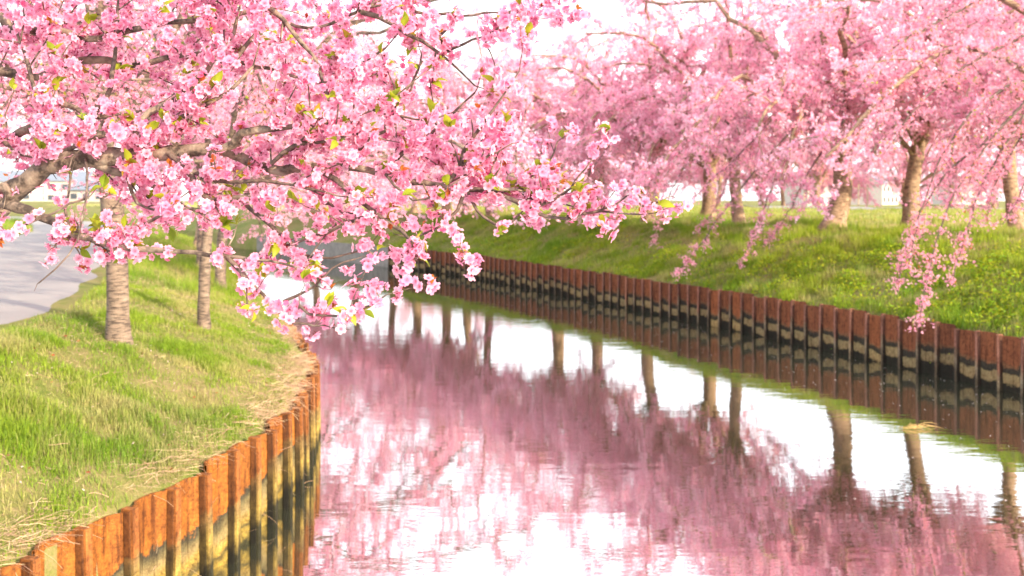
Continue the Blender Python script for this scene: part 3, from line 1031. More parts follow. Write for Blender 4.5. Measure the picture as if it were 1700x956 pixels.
FAR = [  # photo column, metres behind the far piling, variant, turn, scale, label
    (1840, 4.2, 0, 0.2, 1.00, 'blossoming cherry whose boughs droop into the upper right corner'),
    (1383, 4.9, 2, -0.3, 1.12, 'thick trunked cherry with bare ground at its foot on the far bank'),
    (1512, 6.9, 1, 0.5, 1.00, 'slim straight cherry just right of the thick trunked one'),
    (1228, 5.3, 3, 0.0, 0.98, 'cherry just left of the thick trunked one on the far bank'),
    (1175, 7.0, 0, -0.5, 1.00, 'cherry set back behind the second far bank trunk'),
    (1075, 5.0, 1, 0.4, 1.02, 'forked cherry at the middle of the far bank row'),
    (985, 5.2, 2, 0.1, 0.98, 'cherry above the tip of the overhanging branch'),
    (925, 6.0, 0, -0.4, 1.05, 'slender cherry next along beyond the branch tip'),
    (815, 5.2, 3, 0.3, 1.00, 'far cherry above the middle of the rusty wall'),
    (775, 6.6, 1, -0.2, 1.02, 'far cherry in the back of the row near the bend'),
    (740, 5.2, 2, 0.6, 1.0, 'far cherry with twin boughs near the canal bend'),
    (690, 6.2, 0, -0.1, 1.0, 'far cherry behind the hanging blossom ball'),
    (655, 5.4, 3, 0.4, 1.0, 'cherry standing above the end of the far piling'),
    (590, 5.0, 1, -0.5, 1.0, 'cherry above the grey concrete wall at the bend'),
    (520, 5.2, 2, 0.2, 1.0, 'farthest cherry past the bend of the canal'),
    (1690, 7.6, 3, 0.0, 0.92, 'cherry standing back at the right edge of the meadow'),
]
FARO = []
for k_, (x_, o_, v_, rz, sc, lab) in enumerate(FAR):
    r_ = tree(lab, VAR[v_], on_ray(x_, 'R', o_), rz, sc, 'cherry trees along the far bank')
    FARO.append(r_)
for X_, Y_, v_, rz, sc, lab in [
        (41, 74, 0, 1.0, 1.0, 'distant cherry beyond the path, first from the right edge'), (36.5, 80, 3, 2.2, 1.0, 'distant cherry beyond the path, second from the right edge'),
        (32, 76, 1, 2.2, 1.0, 'distant cherry beyond the path, third from the right edge'), (29, 84, 2, 0.3, 0.9, 'distant cherry beyond the path, just right of the slim trunk'),
        (24.5, 77, 2, 3.1, 1.0, 'distant cherry beyond the path between the thick and slim trunks'), (21.5, 83, 0, 5.1, 0.95, 'distant cherry beyond the path hidden by the thick trunk'),
        (17, 80, 3, 4.4, 0.95, 'distant cherry beyond the path left of the thick trunk'), (12.5, 84, 1, 5.0, 0.85, 'distant cherry beyond the path behind the forked tree'),
        (8.5, 88, 0, 0.4, 0.8, 'distant cherry beyond the path right of the branch tip'), (4, 86, 3, 0.4, 0.75, 'distant cherry beyond the path above the branch tip'),
        (-1, 86, 2, 1.7, 0.75, 'distant cherry beyond the path near the centre'), (-5, 90, 0, 2.8, 0.75, 'distant cherry beyond the path left of the centre'), (-9, 88, 3, 2.8, 0.75, 'distant cherry beyond the path towards the bend'),
        (46, 92, 1, 0.7, 1.0, 'distant cherry of the back rank, behind the far right twigs'), (39, 95, 2, 1.9, 1.0, 'distant cherry of the back rank, behind the second from the right edge'),
        (31.5, 94, 0, 2.4, 1.0, 'distant cherry of the back rank, right of the slim trunk'), (26, 92, 3, 0.1, 1.0, 'distant cherry of the back rank, left of the slim trunk'),
        (19.5, 95, 1, 4.9, 1.0, 'distant cherry of the back rank, left of the thick trunk'), (14.5, 97, 2, 3.9, 0.95, 'distant cherry of the back rank, behind the forked tree'),
        (9.5, 99, 3, 5.5, 0.9, 'distant cherry of the back rank, right of the branch tip'), (1.5, 98, 1, 0.9, 0.9, 'distant cherry of the back rank, near the centre')]:
    tree(lab, VAR[v_], (X_, Y_, ground_z(X_, Y_)), rz, sc, 'distant cherries beyond the path')
def hanging(root, lines, seed, twigs=105, per=17, r0=0.05):
    """long drooping boughs of a tree, traced from photo points with a depth at each end"""
    rng = np.random.default_rng(seed)
    hang, hb = MB(), []
    jn = np.array(root.location) + [-0.3, -0.2, 3.2]
    for pts, d0, d1 in lines:
        n = len(pts)
        Pb = np.array([jn, jn * 0.4 + px(*pts[0], d0) * 0.6 + [0, 0, 0.3]] + [px(x_, y_, d0 + (d1 - d0) * i / (n - 1)) for i, (x_, y_) in enumerate(pts)])
        P = smooth_line(Pb, 40, rng, 0.012)
        mbh = MB(); mbh.add(*tube(P, np.linspace(r0, 0.006, 40), 6))
        for q in range(twigs):
            k = 10 + int(29.9 * rng.random() ** 0.9)
            d = rand_dirs(1, rng)[0] + [0, 0, -0.25]; d /= np.linalg.norm(d)
            lt = rng.uniform(0.12, 0.55) * (1.2 - k / 60)
            W_ = np.array([P[k], P[k] + d * lt * 0.5, P[k] + d * lt - [0, 0, 0.12 * lt]])
            mbh.add(*tube(W_, [0.006, 0.004, 0.002], 3))
            u = rng.random((per, 1))
            hb.append(W_[0] * (1 - u) + W_[2] * u + rng.normal(0, 0.03, (per, 3)))
        obj('branch', mbh.mesh('branch', True), M_TWIG, root)
    hb = np.concatenate(hb)
    lf = rng.random(len(hb)) < 0.09
    D = rand_dirs(len(hb), rng)
    add_flowers(hang, hb[~lf], D[~lf], 0.021 * (0.8 + 0.4 * rng.random((~lf).sum())), pinks((~lf).sum(), rng, -0.05), 1, rng)
    add_kites(hang, hb[lf], D[lf], np.full(lf.sum(), 0.06), np.full(lf.sum(), 0.014), LEAFC[rng.integers(0, 5, lf.sum())])
    tag(obj('blossoms', hang.mesh('blossoms'), M_PETAL, root), kind='stuff')


hanging(FARO[0], [
    ([(1760, 90), (1690, 180), (1625, 260), (1575, 340), (1548, 430), (1528, 525)], 15.5, 14.4),
    ([(1700, 190), (1640, 290), (1605, 380), (1583, 465)], 15.6, 14.7),
    ([(1640, 230), (1570, 290), (1525, 360), (1500, 430), (1490, 485)], 15.4, 14.8),
    ([(1620, 180), (1565, 260), (1535, 330), (1515, 400), (1508, 440)], 15.2, 14.7),
    ([(1780, 120), (1700, 220), (1650, 310), (1640, 360)], 15.8, 15.4),
    ([(1800, 20), (1700, 60), (1600, 110), (1520, 180), (1470, 250)], 16.5, 15.5),
    ([(1800, -60), (1690, -30), (1570, 30), (1480, 80), (1420, 150)], 16.5, 15.8),
    ([(1790, 200), (1720, 270), (1690, 330), (1665, 372)], 15.0, 14.6)], 70)
hanging(FARO[1], [
    ([(1330, 200), (1265, 270), (1205, 345), (1160, 410), (1125, 450)], 23.5, 21.0),
    ([(1320, 220), (1285, 300), (1260, 370), (1228, 440)], 23.5, 21.5),
    ([(1400, 200), (1345, 280), (1310, 350), (1275, 400)], 24.0, 22.0),
    ([(1290, 190), (1235, 250), (1180, 300), (1150, 330)], 23.5, 22.0)], 71, 90, 18)
hanging(FARO[3], [
    ([(1180, 210), (1135, 280), (1100, 350), (1085, 400)], 27.0, 25.5),
    ([(1250, 210), (1215, 280), (1190, 340), (1160, 380)], 27.0, 25.5)], 72, 90, 18)
hanging(FARO[5], [
    ([(1040, 210), (990, 270), (955, 330), (940, 365)], 31.0, 29.5),
    ([(1070, 220), (1045, 290), (1030, 345), (1015, 375)], 31.0, 29.5)], 73, 90, 18)

p = hit_ground(196, 566)
tree('cherry with grey ringed trunk standing in the near grass by the road', MIDT, p, 0.5, 1.0, 'cherry trees along the near bank')
p = hit_ground(338, 546)
tree('thin leaning cherry trunk near the edge of the near bank', MIDB, p, 0.0, 1.0, 'cherry trees along the near bank')
for a_, o_, v_, rz, lab in [(20.85, 1.02, 2, 2.6, 'cherry hidden behind the thin leaning trunk, crown over the water'), (26.6, 1.25, 0, 2.8, 'cherry farther along the near bank beyond the thin leaning trunk'),
                            (36, 1.3, 3, 3.5, 'farthest cherry of the near bank where the canal bends')]:
    X_, Y_ = xy(a_, float(dL(a_)) - o_)
    tree(lab, MIDC if v_ in (0, 2) else VAR[v_], (X_, Y_, ground_z(X_, Y_)), rz, 1.1, 'cherry trees along the near bank')


# ------------------------------------------------------------------ the near cherry whose branches fill the upper left
base = np.array([-5.2, 3.7, 0.0]); base[2] = ground_z(base[0], base[1])
NT = empty('cherry_tree', tuple(float(c) for c in base))
tag(NT, 'close cherry reaching its sharp blossoming branches in from the left over the water', 'tree', 'cherry trees along the near bank')
rng = np.random.default_rng(77)
forkp = np.array([-4.7, 3.55, 2.75])
P = smooth_line([base - [0, 0, 0.3], base + [0, 0, 0.05], base * 0.5 + forkp * 0.5 + [0.06, 0, 0], forkp], 12)
mb = MB(); mb.add(*tube(P, np.interp(np.linspace(0, 1, 12), [0, 0.2, 0.4, 1], [0.30, 0.24, 0.19, 0.17]), 14, 0.1, rng))
obj('trunk', mb.mesh('trunk', True), M_BARK, NT)

# traced branches: photo points, depth at start and end, radius in photo pixels at start and end,
# twigs per metre, length of twigs, share of nodes that flower
B = []
def br(pts, d0, d1, r0, r1, tw=9, tl=0.2, fl=0.9, pre=None):
    n = len(pts)
    P = [px(x, y, d0 + (d1 - d0) * i / (n - 1)) for i, (x, y) in enumerate(pts)]
    if pre is not None: P = [np.asarray(q, float) for q in pre] + P
    B.append((np.array(P), r0 * d0 / FPX, r1 * d1 / FPX, tw, tl, fl, 0 if pre is None else len(pre)))

# the big bough A and what grows from it
br([(-40, 345), (0, 327), (36, 310), (71, 279), (142, 263), (250, 256), (365, 249), (427, 274), (473, 281), (525, 276), (589, 279), (642, 289), (678, 301), (767, 312), (813, 314), (856, 314)],
   3.05, 2.75, 19, 3.0, 11, 0.24, 0.85, [forkp, forkp * 0.45 + px(-40, 345, 3.05) * 0.55 + [0, 0, 0.05]])
br([(767, 312), (810, 319), (842, 328), (881, 346), (927, 363), (973, 355), (1020, 352), (1062, 356)], 2.77, 2.7, 4.5, 1.5, 20, 0.10, 0.95)
br([(881, 346), (909, 335), (940, 318), (962, 290), (985, 262)], 2.75, 2.7, 3, 1.2, 22, 0.10, 0.95)
br([(842, 328), (880, 305), (910, 270), (925, 235)], 2.8, 2.75, 3, 1.2, 22, 0.10, 0.95)
br([(985, 352), (1020, 340), (1050, 322), (1075, 338), (1112, 326)], 2.7, 2.68, 2, 1.0, 10, 0.06, 0.9)
br([(742, 305), (767, 271), (770, 246), (795, 214), (827, 171), (845, 140), (862, 118)], 2.77, 2.7, 4.5, 1.4, 14, 0.13, 0.9)
br([(767, 273), (799, 267), (820, 255), (850, 238)], 2.76, 2.7, 3, 1.2, 18, 0.10, 0.9)
br([(639, 289), (674, 246), (720, 218), (788, 154)], 2.8, 2.85, 4.5, 1.6, 14, 0.14, 0.9)
br([(774, 314), (756, 349), (728, 378), (680, 396)], 2.77, 2.72, 3, 1.6, 3, 0.06, 0.15)
br([(774, 314), (795, 353), (820, 369), (841, 376), (863, 355)], 2.77, 2.74, 3, 2, 4, 0.06, 0.3)
br([(841, 376), (832, 388)], 2.74, 2.74, 2, 1.0, 30, 0.03, 1.0)
br([(525, 278), (546, 292), (585, 324), (642, 367), (683, 400), (684, 428)], 2.85, 2.62, 5, 2.0, 6, 0.10, 0.4)
br([(683, 400), (690, 425), (672, 438)], 2.62, 2.60, 2, 1.2, 70, 0.045, 1.0)
br([(617, 354), (553, 381), (500, 402), (455, 420)], 2.72, 2.8, 3, 1.6, 11, 0.13, 0.85)
br([(341, 328), (402, 326), (445, 335), (526, 335), (570, 352)], 2.85, 2.8, 6, 2.2, 16, 0.17, 0.95, [px(300, 256, 2.92)])
br([(437, 364), (484, 403), (498, 421), (548, 428), (600, 415), (628, 425)], 2.8, 2.72, 4, 1.4, 13, 0.11, 0.9, [px(400, 330, 2.83)])
br([(509, 399), (569, 374), (600, 362)], 2.75, 2.72, 3, 1.4, 12, 0.12, 0.9)
br([(363, 250), (388, 238), (406, 220), (463, 212), (520, 205), (541, 203), (600, 189), (640, 175)], 2.88, 2.8, 8, 2.0, 13, 0.2, 0.9)
br([(235, 235), (240, 212), (285, 203), (331, 178), (380, 150), (420, 110)], 2.95, 2.9, 8, 2.2, 13, 0.2, 0.92, [px(220, 258, 2.95)])
br([(225, 258), (231, 196), (267, 178), (300, 160), (340, 120), (384, 60), (400, 4)], 2.95, 3.1, 8, 2.0, 13, 0.2, 0.92)
br([(142, 263), (190, 285), (240, 300), (290, 330), (330, 352)], 2.98, 2.85, 7, 2.0, 16, 0.15, 0.95)
br([(200, 262), (215, 300), (235, 340), (285, 353)], 2.94, 2.85, 4, 1.4, 18, 0.12, 0.95)
# the lower bough B
br([(-40, 318), (0, 335), (53, 353), (89, 367), (125, 385), (160, 399), (220, 412), (290, 417), (360, 425), (430, 433), (478, 441), (520, 455)], 2.85, 2.6, 10, 1.6, 7, 0.13, 0.45,
   [forkp, forkp * 0.5 + px(-40, 318, 2.85) * 0.5])
br([(377, 427), (409, 463), (445, 495), (457, 514), (478, 535), (489, 537), (496, 523), (497, 507)], 2.66, 2.55, 4, 1.6, 4, 0.06, 0.25)
br([(497, 507), (521, 522), (560, 524), (589, 517), (614, 505), (640, 490)], 2.55, 2.52, 2.5, 1.2, 26, 0.075, 1.0)
br([(478, 535), (520, 540), (560, 545)], 2.56, 2.52, 2, 1.0, 22, 0.06, 0.9)
br([(470, 500), (497, 489), (517, 478), (535, 464), (558, 439), (590, 430)], 2.6, 2.58, 2.5, 1.2, 10, 0.07, 0.5)
br([(400, 455), (408, 480), (412, 505)], 2.62, 2.6, 2, 1.0, 25, 0.05, 1.0)
br([(203, 409), (249, 367), (285, 353), (320, 345)], 2.76, 2.7, 4, 1.4, 12, 0.10, 0.7)
br([(145, 300), (142, 328), (132, 392), (107, 431), (64, 470)], 2.72, 2.6, 2.4, 1.2, 1, 0.04, 0.0, [px(142, 263, 2.98)])
br([(-20, 395), (7, 385), (71, 360), (124, 335), (142, 330)], 2.6, 2.7, 2.6, 1.8, 3, 0.05, 0.2, [forkp * 0.4 + px(-20, 395, 2.6) * 0.6])
br([(149, 395), (165, 372), (178, 350)], 2.78, 2.75, 2, 1.2, 2, 0.04, 0.0)
br([(118, 383), (108, 350), (116, 320), (114, 285), (120, 262)], 2.79, 2.85, 2.2, 1.4, 7, 0.06, 0.45)
br([(95, 368), (100, 392), (92, 408)], 2.8, 2.72, 2.4, 1.6, 60, 0.04, 1.0)
br([(150, 398), (165, 410), (190, 418)], 2.77, 2.72, 2, 1.2, 40, 0.05, 1.0)
br([(280, 417), (240, 412), (205, 410)], 2.72, 2.72, 2.4, 1.2, 24, 0.07, 1.0)
br([(-30, 360), (-10, 372), (5, 380)], 2.6, 2.6, 2, 1, 40, 0.05, 1.0)
# upper boughs
br([(-60, 215), (0, 228), (21, 228), (68, 200), (100, 174), (128, 183), (160, 194), (230, 185)], 3.2, 3.05, 9, 2.6, 13, 0.22, 0.95, [forkp, forkp * 0.5 + px(-60, 215, 3.2) * 0.5])
br([(-60, 120), (0, 118), (60, 128), (142, 100), (230, 108), (300, 90), (390, 100), (470, 120), (537, 140), (590, 110), (640, 80)], 3.4, 3.0, 8, 2.0, 13, 0.25, 0.95, [forkp, px(-60, 120, 3.4) * 0.6 + forkp * 0.4 + [0, 0, 0.2]])
br([(-60, 20), (20, 52), (92, 50), (150, 66), (240, 45), (349, 30), (430, 20), (500, 45), (544, 40), (600, 16), (660, 5)], 3.3, 2.95, 8, 2.0, 13, 0.25, 0.95, [forkp + [0.1, 0, 0.1], px(-60, 20, 3.4) * 0.6 + forkp * 0.4 + [0, 0, 0.3]])
br([(300, -60), (380, -30), (430, 0), (470, 32), (512, 85), (537, 132), (545, 175), (535, 210)], 3.0, 2.85, 8, 1.8, 14, 0.2, 0.9, [px(100, -80, 3.2), px(200, -70, 3.1)])
br([(-60, -80), (60, -60), (200, -70), (330, -60), (460, -40), (560, -20), (640, 8), (700, 20), (760, 25), (800, 22), (842, 21), (865, 30), (890, 32)], 3.5, 2.9, 8, 1.5, 11, 0.22, 0.85, [forkp + [0.1, 0, 0.1], px(-60, -80, 3.5) * 0.5 + forkp * 0.5 + [0, 0, 0.4]])
br([(600, 20), (655, 42), (690, 62), (730, 88), (760, 115), (788, 142)], 2.95, 2.85, 5, 1.6, 5, 0.09, 0.5)
br([(735, 90), (770, 72), (800, 60), (830, 45), (848, 30)], 2.88, 2.8, 3, 1.2, 20, 0.09, 0.9)
br([(800, 62), (815, 85), (822, 110)], 2.82, 2.8, 2, 1.0, 24, 0.09, 1.0)
br([(842, 22), (870, 4), (885, -20)], 2.92, 2.9, 2, 1.0, 6, 0.06, 0.4)
br([(537, 150), (590, 168), (640, 190), (700, 200), (740, 190)], 2.9, 2.8, 4, 1.4, 15, 0.16, 0.95)
br([(580, 279), (600, 240), (640, 215), (660, 170), (690, 130), (700, 90)], 2.82, 2.9, 4, 1.4, 14, 0.14, 0.9)
br([(450, 272), (490, 240), (540, 235), (590, 220), (640, 232)], 2.85, 2.8, 4, 1.4, 15, 0.16, 0.95)
br([(280, 254), (320, 285), (370, 300), (430, 300), (500, 310), (560, 325)], 2.92, 2.75, 5, 1.6, 16, 0.16, 0.95)
br([(60, 290), (90, 262), (130, 240), (190, 222), (240, 230)], 3.0, 2.9, 5, 1.6, 16, 0.18, 0.95)
br([(0, 228), (30, 255), (60, 262), (90, 270)], 3.1, 3.0, 4, 1.6, 18, 0.10, 0.95)
br([(68, 200), (60, 150), (40, 90), (20, 30)], 3.05, 3.2, 5, 1.6, 15, 0.18, 0.95)
br([(160, 194), (180, 150), (190, 100), (200, 30), (190, -30)], 3.05, 3.2, 5, 1.6, 15, 0.18, 0.95)
br([(390, 100), (420, 60), (440, 20), (460, -20)], 3.05, 3.1, 4, 1.6, 15, 0.16, 0.95)
br([(640, 289), (680, 330), (720, 325), (760, 300)], 2.75, 2.7, 2.5, 1.2, 11, 0.09, 0.7)
br([(760, 25), (730, 60), (700, 100), (680, 150), (660, 200)], 3.1, 3.2, 3, 1.4, 9, 0.14, 0.8)

# boughs of the same tree outside the frame
for pts in ([forkp - [0, 0, 0.25], forkp + [-0.05, 0.1, 0.6], forkp + [-0.2, 0.3, 1.6], forkp + [-0.1, 0.2, 2.8]],
            [forkp - [0, 0, 0.2], forkp + [-0.7, 0.2, 0.6], forkp + [-1.7, 0.5, 1.3], forkp + [-2.9, 0.7, 1.5]],
            [forkp - [0, 0, 0.2], forkp + [-0.2, -0.6, 0.6], forkp + [-0.5, -1.6, 1.3], forkp + [-0.6, -2.7, 1.5]],
            [forkp - [0, 0, 0.2], forkp + [-0.3, 0.8, 0.7], forkp + [-0.9, 1.9, 1.5], forkp + [-1.3, 2.9, 1.9]]):
    B.append((np.array(pts), 0.085, 0.012, 14, 0.45, 0.55, 0))

SPURS = []        # every flowering spur: position, outward direction, weight
rng = np.random.default_rng(88)
LEAVES = []
for bi, (P0, r0, r1, tw, tl, fl, npre) in enumerate(B):
    seg = np.linalg.norm(np.diff(P0, axis=0), axis=1)
    L = seg.sum()
    n = max(8, int(L / 0.045))
    P = smooth_line(P0, n, rng, 0.0025)
    mb = MB()
    if npre and r0 > 0.012:
        tt = np.linspace(0, 1, n)
        R = np.interp(tt, [0, seg[:npre].sum() / L, 1], [r0 * 1.5, r0, r1]) ** 1.0
        R = np.where(tt > seg[:npre].sum() / L, r1 + (r0 - r1) * ((1 - tt) / (1 - seg[:npre].sum() / L + 1e-6)) ** 1.3, R)
    else:
        R = r1 + (r0 - r1) * (1 - np.linspace(0, 1, n)) ** 1.1
    knob = 1 + 0.18 * (rng.random(n) < 0.25) + 0.06 * rng.normal(size=n)
    mb.add(*tube(P, R * knob, 10 if r0 > 0.01 else 7, 0.12, rng))
    s0 = seg[:npre].sum() / L if npre else 0.0
    # along the bough itself
    for s in np.arange(s0 + 0.02, 1.0, 0.026 / max(L, 0.05)):
        if bi == 0 and P[int(s * (n - 1))][0] < -1.27: continue
        if rng.random() < fl * 0.55:
            k = int(s * (n - 1)); T = P[min(k + 1, n - 1)] - P[max(k - 1, 0)]; T /= np.linalg.norm(T) + 1e-9
            d = np.cross(T, rand_dirs(1, rng)[0]); d /= np.linalg.norm(d) + 1e-9
            SPURS.append((P[k] + d * R[k], d, 0.8))
    # side twigs
    for q in range(max(1, int(round(tw * L * (1 - s0))))):
        s = s0 + (1 - s0) * (rng.random() if q else 1.0)
        k = min(int(s * (n - 1)), n - 1)
        if bi == 0 and P[k][0] < -1.27: continue
        T = P[min(k + 1, n - 1)] - P[max(k - 1, 0)]; T /= np.linalg.norm(T) + 1e-9
        d = rand_dirs(1, rng)[0]; d -= T * np.dot(d, T) * 0.7
        d = d + T * (0.55 if q else 2.0) + np.array([0.05, 0, 0.10])
        d /= np.linalg.norm(d)
        lt = tl * rng.uniform(0.45, 1.35)
        bend = rand_dirs(1, rng)[0] * 0.22 * lt + np.array([0, 0, rng.uniform(-0.12, 0.2) * lt])
        W_ = np.array([P[k], P[k] + d * lt * 0.35 + bend * 0.3, P[k] + d * lt * 0.7 + bend * 0.8, P[k] + d * lt + bend * 1.3])
        W_[1:3] += rng.normal(0, 0.004, (2, 3))
        rt = min(R[k] * 0.7, 0.0034)
        mb.add(*tube(W_, [rt, rt * 0.8, rt * 0.6, rt * 0.35], 5))
        m = max(1, int(lt / 0.022))
        for u in np.linspace(0.2, 1.0, m):
            if rng.random() < fl:
                j = u * 3; j0 = min(int(j), 2)
                c = W_[j0] + (W_[j0 + 1] - W_[j0]) * (j - j0)
                dd = rand_dirs(1, rng)[0] + 0.35 * d
                SPURS.append((c, dd / np.linalg.norm(dd), 1.0))
        if rng.random() < 0.55: LEAVES.append((W_[3], d))
    if npre >= 2:                              # flowering twigs on the stretch that is still outside the frame
        r2 = np.random.default_rng(900 + bi)
        for q in range(34):
            k = int(r2.uniform(0.22, s0) * (n - 1))
            if P[k][0] > -2.25: continue
            d = rand_dirs(1, r2)[0] + np.array([0, 0, 0.25]); d /= np.linalg.norm(d)
            lt = r2.uniform(0.15, 0.55)
            if (P[k] + d * lt)[0] > -2.15: continue
            W_ = np.array([P[k], P[k] + d * lt * 0.5 + r2.normal(0, 0.015, 3), P[k] + d * lt])
            mb.add(*tube(W_, [0.006, 0.004, 0.002], 5))
            for u in np.arange(0.2, 1.0, 0.05 / lt):
                SPURS.append((W_[0] + (W_[2] - W_[0]) * u, rand_dirs(1, r2)[0], 1.0))
    o = obj('branch', mb.mesh('branch', True), M_BOUGH if r0 > 0.012 else M_TWIG, NT)

# flowers of each spur
fp, fd, ft = [], [], []
for c, d, wgt in SPURS:
    m = rng.integers(4, 7)
    tone = pinks(1, rng, -0.05, True)[0]
    for q in range(m):
        v = d + 0.85 * rand_dirs(1, rng)[0] + np.array([0, -0.12, -0.15])
        v /= np.linalg.norm(v)
        fp.append(c + v * rng.uniform(0.014, 0.032))
        v2 = v + 0.5 * rand_dirs(1, rng)[0]
        fd.append(v2 / np.linalg.norm(v2))
        ft.append(tone)
    if rng.random() < 0.15: LEAVES.append((c, d))
fp, fd, ft = np.array(fp), np.array(fd), np.array(ft)
ft = np.clip(ft * 0.6 + pinks(len(ft), rng, -0.05, True) * 0.4, 0, 1)
fs = 0.0160 * (0.78 + 0.38 * rng.random(len(fp)))
bud = rng.random(len(fp)) < 0.09
fs[bud] *= 0.55
ft[bud] = np.array([0.80, 0.20, 0.42])
print('near flowers', len(fp), 'spurs', len(SPURS), 'leaf tufts', len(LEAVES))

def in_view(P):
    x = 850 + FPX * P[:, 0] / P[:, 1]
    y = HOR + FPX * (CAM_H - P[:, 2]) / P[:, 1]
    return (x > 5) & (x < 1695) & (y > 5) & (y < 950)

# the 300 flowers that show largest are parts of their own, the rest is one mass
size_seen = fs / fp[:, 1] * np.where(in_view(fp), 1, 0) * (0.4 + 0.6 * np.clip(-fd[:, 1], 0, 1))
big = np.argsort(-size_seen)[:300]
mask = np.ones(len(fp), bool); mask[big] = False
mb = MB()
xs, ys = 850 + FPX * fp[:, 0] / fp[:, 1], HOR + FPX * (CAM_H - fp[:, 2]) / fp[:, 1]
nearby = (xs > -250) & (ys > -250)                 # finer petals for what can come into view
for lod_, sel in ((0, mask & nearby), (1, mask & ~nearby)):
    add_flowers(mb, fp[sel], fd[sel], fs[sel], ft[sel], lod_, rng)
tag(obj('blossoms', mb.mesh('blossoms', True), M_PETAL, NT), kind='stuff')
fmesh = []
for i in range(12):
    mb = MB()
    add_flowers(mb, np.zeros((1, 3)), np.array([[0, 0, 1.0]]), np.array([1.0]), pinks(1, rng, -0.05, True), 0, rng)
    fmesh.append(mb.mesh('blossom', True))
for i in big:
    o = obj('blossom', fmesh[i % 12], M_PETAL, NT, (0, 0, 0))
    q = Vector(fd[i]).to_track_quat('Z', 'Y').to_matrix().to_4x4() @ Matrix.Rotation(rng.random() * 6.28, 4, 'Z')
    o.matrix_basis = Matrix.Translation(Vector(fp[i]) - NT.location) @ q @ Matrix.Scale(float(fs[i]), 4)

# young leaves: tufts of a few, some still bronze
def leaf_mesh(seed, col):
    rr = np.random.default_rng(seed)
    mb = MB()
    s = np.linspace(0, 1, 6)
    wv = np.array([0.02, 0.16, 0.24, 0.21, 0.12, 0.0]) * rr.uniform(0.85, 1.15)
    fold = 0.35
    ctr = np.stack([s, 0 * s, 0.10 * np.sin(s * PI) - 0.12 * s ** 2], -1)
    lft = ctr + np.stack([0 * s, wv, wv * fold], -1); rgt = ctr + np.stack([0 * s, -wv, wv * fold], -1)
    V = np.concatenate([lft, ctr, rgt]); i = np.arange(5)
    F = np.concatenate([np.stack([i, i + 6, i + 7, i + 1], -1), np.stack([i + 6, i + 12, i + 13, i + 7], -1)])
    cc = np.tile(np.array(col), (18, 1)); cc[6:12] *= 1.15
    return mb.add(V, F, cc).mesh('leaf', True)


LM = [leaf_mesh(i, c) for i, c in enumerate([(0.25, 0.30, 0.02), (0.31, 0.35, 0.025), (0.38, 0.26, 0.03), (0.42, 0.16, 0.03), (0.38, 0.09, 0.025), (0.20, 0.27, 0.02)])]
LL = []
for c, d in LEAVES:
    young = rng.random() < 0.35
    for q in range(rng.integers(2, 5)):
        v = np.asarray(d) * 0.8 + 0.75 * rand_dirs(1, rng)[0] + np.array([0, -0.1, 0.45])
        v /= np.linalg.norm(v)
        LL.append((np.asarray(c), v, rng.uniform(0.016, 0.028) if young else rng.uniform(0.028, 0.052), rng.integers(3, 5) if young else rng.choice([0, 1, 5, 0, 1, 2])))
LP = np.array([l[0] for l in LL])
score = np.array([l[2] for l in LL]) / LP[:, 1] * np.where(in_view(LP), 1, 0)
order = np.argsort(-score)
rest = MB()
for r_, i in enumerate(order):
    c, v, s, mi = LL[i]
    q = Vector(v).to_track_quat('X', 'Z').to_matrix().to_4x4() @ Matrix.Rotation(rng.uniform(-1.2, 1.2), 4, 'X')
    if r_ < 280 and score[i] > 0:
        o = obj('leaf', LM[mi], M_LEAF, NT, (0, 0, 0))
        o.matrix_basis = Matrix.Translation(Vector(c) - NT.location) @ q @ Matrix.Scale(float(s), 4)
    else:
        me = LM[mi]
        V = np.empty(len(me.vertices) * 3, np.float32); me.vertices.foreach_get('co', V); V = V.reshape(-1, 3)
        M3 = np.array(q.to_3x3())
        i5 = np.arange(5)
        F = np.concatenate([np.stack([i5, i5 + 6, i5 + 7, i5 + 1], -1), np.stack([i5 + 6, i5 + 12, i5 + 13, i5 + 7], -1)])
        rest.add(V @ M3.T * s + c, F, [(0.25, 0.30, 0.02), (0.31, 0.35, 0.025), (0.38, 0.26, 0.03), (0.42, 0.16, 0.03), (0.38, 0.09, 0.025), (0.20, 0.27, 0.02)][mi])
tag(obj('leaves', rest.mesh('leaves', True), M_LEAF, NT), kind='stuff')


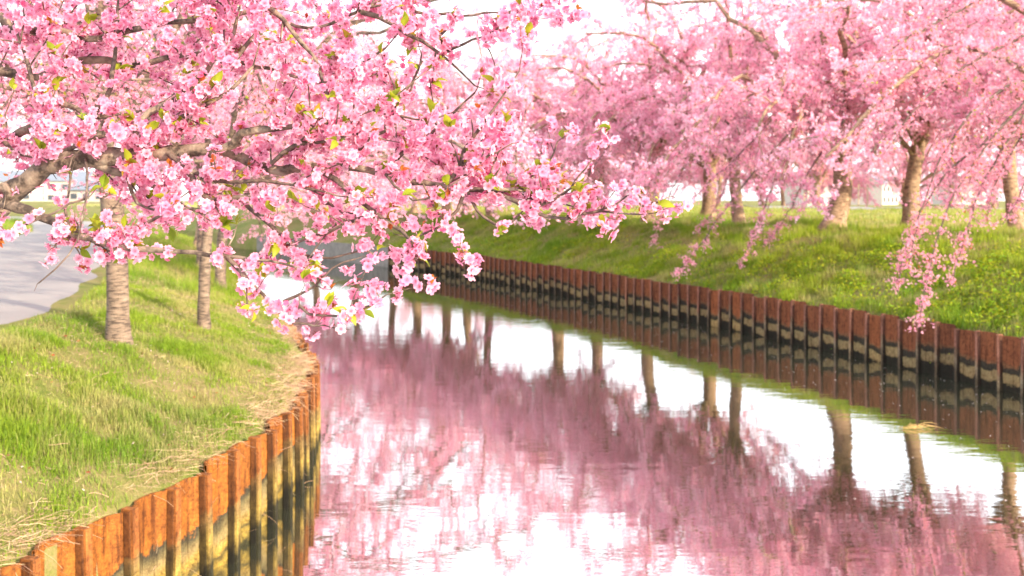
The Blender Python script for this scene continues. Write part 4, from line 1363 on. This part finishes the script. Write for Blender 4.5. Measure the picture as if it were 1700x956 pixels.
# ------------------------------------------------------------------ far houses and posts
def house(label, x, y, wx, dy, hz, rz, roof_m, wall_m=M_PLASTER):
    z = ground_z(x, y)
    r = empty('house', (x, y, z - 0.1), rz)
    tag(r, label, 'house', 'houses beyond the fields')
    obj('wall', MB().box(-wx / 2, wx / 2, -dy / 2, dy / 2, 0, hz).mesh('wall'), wall_m, r, (0, 0, 0))
    e, ov = hz + dy * 0.28, 0.5
    V = [(-wx / 2 - ov, -dy / 2 - ov, hz - 0.15), (wx / 2 + ov, -dy / 2 - ov, hz - 0.15), (wx / 2 + ov, dy / 2 + ov, hz - 0.15), (-wx / 2 - ov, dy / 2 + ov, hz - 0.15), (-wx / 2 - ov, 0, e), (wx / 2 + ov, 0, e)]
    V += [(a_, b_, c_ + 0.22) for a_, b_, c_ in V]
    F4 = [(6, 7, 11, 10), (8, 9, 10, 11), (0, 4, 5, 1), (2, 5, 4, 3), (0, 1, 7, 6), (2, 3, 9, 8), (0, 6, 10, 4), (3, 4, 10, 9), (1, 5, 11, 7), (2, 8, 11, 5)]
    obj('roof', MB().add(V, np.array(F4)).mesh('roof'), roof_m, r, (0, 0, 0))
    # gable fills
    for sg in (-1, 1):
        obj('gable', MB().add([(sg * wx / 2, -dy / 2, hz), (sg * wx / 2, dy / 2, hz), (sg * wx / 2, 0, e - 0.1)], np.array([(0, 1, 2)])).mesh('gable'), wall_m, r, (0, 0, 0))
    k = max(2, int(wx / 3))
    for fl in range(max(1, int(hz // 2.7))):
        for i in range(k):
            cx = -wx / 2 + wx * (i + 0.5) / k
            wn = obj('window', MB().box(-0.75, 0.75, -0.06, 0.02, 0, 1.2).mesh('window'), M_WIN, r, (cx, -dy / 2, 0.9 + fl * 2.7))
            obj('frame', MB().box(-0.85, 0.85, -0.03, 0.02, -0.08, 0.0).box(-0.85, 0.85, -0.03, 0.02, 1.2, 1.3).mesh('frame'), M_PLASTER, wn, (0, -0.05, 0))


def at_far(pxx, Y):
    return (pxx - 850) / FPX * Y, Y


for pxx, Y, wx, dy, hz, rz, rm, lab in [
    (70, 300, 12, 8, 3.0, 0.3, M_TILE_R, 'low house with a brown roof past the verge under the big bough'),
    (118, 240, 10, 8, 5.6, 0.1, M_TILE_B, 'white two storey house with a blue grey roof beside the ringed trunk'),
    (160, 210, 9, 7, 2.9, -0.2, M_TILE_B, 'small white house just left of the ringed trunk'),
    (10, 260, 16, 10, 5.6, 0.2, M_TILE_B, 'large pale house at the left edge of the view'),
    (1350, 230, 12, 8, 5.6, 0.5, M_TILE_R, 'white house seen left of the thick far trunk'),
    (1452, 250, 13, 8, 5.6, 0.9, M_TILE_B, 'house with a blue roof between the two far trunks'),
    (1590, 270, 12, 8, 5.6, 0.4, M_TILE_R, 'house with a brown roof behind the drooping twigs'),
]:
    X_, Y_ = at_far(pxx, Y)
    house(lab, X_, Y_, wx, dy, hz, rz, rm)
for i, (pxx, lab) in enumerate([(1425, 'thin pale post nearest the thick far trunk'), (1440, 'thin pale post midway between the two far trunks'), (1335, 'thin pale post left of the thick far trunk')]):
    X_, Y_ = at_far(pxx, 78)
    mb = MB(); z = ground_z(X_, Y_)
    mb.add(*tube([(X_, Y_, z - 0.2), (X_, Y_, z + 0.9), (X_ + 0.02, Y_, z + 2.2)], [0.07, 0.065, 0.06], 8))
    mb.add(*tube([(X_ - 0.35, Y_, z + 1.9), (X_ + 0.35, Y_, z + 1.9)], [0.035, 0.035], 6))
    tag(obj('field_post', mb.mesh('field_post'), M_WOOD), lab, 'post', 'posts in the field')
